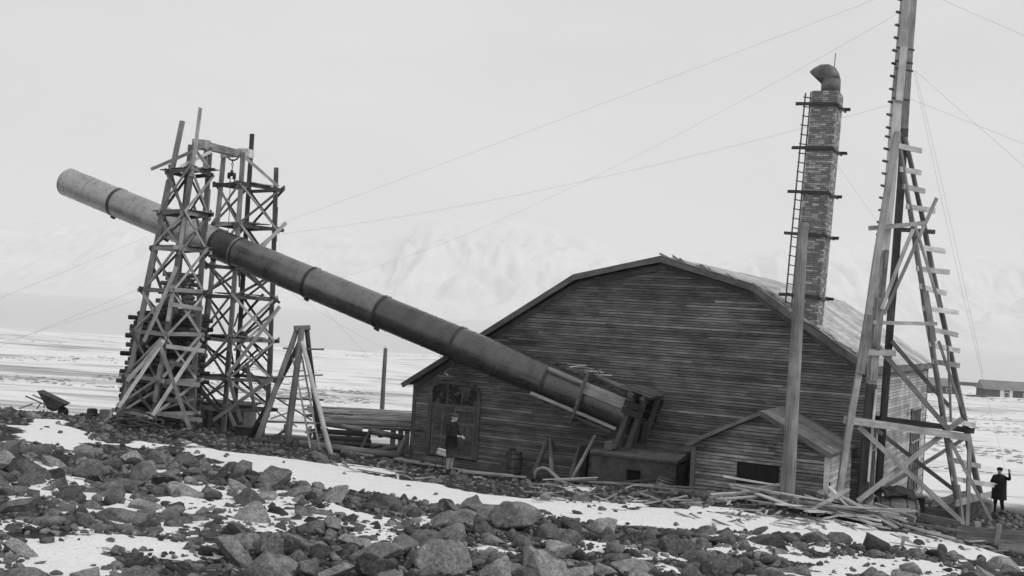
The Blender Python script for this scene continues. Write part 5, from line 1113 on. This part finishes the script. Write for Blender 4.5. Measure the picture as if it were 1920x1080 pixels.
person('person', tuple(f1), R(58), 1.05, J1, 'person in flat cap, dark jacket, knee breeches and pale socks by the barn door', zones1, True,
   [('jacket', [(0,-.01,.78,.215,.165),(0,-.01,.95,.20,.155),(0,-.01,1.1,.19,.145),(0,-.015,1.28,.205,.15),(0,-.02,1.40,.20,.125),(0,-.02,1.47,.10,.085)],'cloth_dark'), ('collar', [(0,-.02,1.45,.085,.085),(0,-.02,1.515,.072,.075)],'cloth_dark'),
    ('cap', [(0,-.06,1.645,.088,.115),(0,-.055,1.665,.125,.15),(0,-.045,1.70,.13,.145),(0,-.04,1.735,.10,.11),(0,-.04,1.745,.03,.04)],'cloth_mid'), ('breeches', [(0,0,.50,.15,.10),(0,0,.62,.165,.12),(0,0,.80,.175,.13)],'cloth_mid')])
f2 = at(1871,970,37.6); f2.z = G(f2.x, f2.y)
J2 = body({'L':((.34,-.12,1.36),(.33,-.30,1.60),(-.1,-.3,1),(0,1,0)), 'R':((-.27,-.05,1.16),(-.16,-.28,1.18),(.5,-.6,.1),(0,0,1))}, lean=-.03, stance=.12, neck=(0,-.03))
zones2 = [(lambda c: c.z < .14,'boot'),(lambda c: c.z < .93,'cloth_dark'),(lambda c: (c.z > 1.60 and c.x > .2) or (c.y < -.275 and c.z < 1.3),'skin'),(lambda c: c.z > 1.505 and abs(c.x) < .13,'skin'),(lambda c: True,'cloth_dark')]
person('person', tuple(f2), R(-30), .97, J2, 'person in a long dark coat with one arm raised to a rope beside the derrick', zones2, True,
   [('coat', [(0,.0,.62,.27,.21),(0,.0,.85,.25,.195),(0,-.01,1.02,.235,.18),(0,-.02,1.28,.235,.17),(0,-.03,1.40,.215,.14),(0,-.03,1.47,.10,.085)],'cloth_dark'), ('cap', [(0,-.06,1.64,.088,.11),(0,-.05,1.665,.10,.125),(0,-.05,1.72,.095,.115),(0,-.05,1.745,.05,.06)],'cloth_dark')])

# ------------------------------------------------------------------ houses on the shore flat
def house(px, py, Y, wid, dep, hgt, label, rot, wins, mat='far_wall'):
    g_ = at(px, py, Y); g_.z = min(g_.z, G(g_.x,g_.y)+.3); h = thing('house', tuple(g_), label, 'house', None, rot); M = wmat(h)
    mk('wall', boxv(0,wid,0,dep,-1.5,hgt), BOXF, mat, M, h); rh = hgt+wid*.0+dep*.28
    mk('roof', [(-.4,-.5,hgt-.05),(wid+.4,-.5,hgt-.05),(wid+.4,dep/2,rh),(-.4,dep/2,rh),(wid+.4,dep+.5,hgt-.05),(-.4,dep+.5,hgt-.05)], [(0,1,2,3),(3,2,4,5),(0,3,5),(1,4,2),(0,5,4,1)], 'far_roof', M, h)
    for (x, z_, w_, h_, m_) in wins: f = box('window', x, x+w_, -.10, -.01, z_, z_+h_, 'white_paint', M, h); box('pane', x+.12*w_, x+w_*.88, -.13, -.101, z_+.1*h_, z_+h_*.9, m_, M, f)
    return h
house(1846,747,320,18,9,2.8,'dark shore house with a pale hipped roof and white window bays',R(-8),[(4.2,-.2,1.1,2.9,'white_paint'),(5.5,.1,1.0,2.2,'old_glass'),(6.8,-.2,.9,2.9,'white_paint'),(10.5,1.0,1.2,1.3,'old_glass')])
house(1738,738,330,9,8,2.6,'low house on the shore partly hidden by the derrick legs',R(-8),[(2,.8,1.2,1.2,'old_glass'),(5.5,.8,1.2,1.2,'old_glass')])
wp = thing('wood_pile', tuple(at(1835,748,314)), 'dark wood pile beside the shore house', 'wood pile')
for k in range(16):
    p = at(1822+(k % 8)*3.2, 748-(k//8)*4, 314); log('stick', p+Vector((-1.6,0,.2)), p+Vector((1.2,random.uniform(-1,1),.3+random.uniform(0,.3))), .28, .22, 'dark_wood', wp, 7)
tag(box('jetty', 0, 40, 0, 6, -.8, .6, 'far_wall', Matrix.Translation(at(1770,717,470)) @ Matrix.Rotation(R(-6),4,'Z')), 'long low jetty reaching into the fjord', 'jetty')
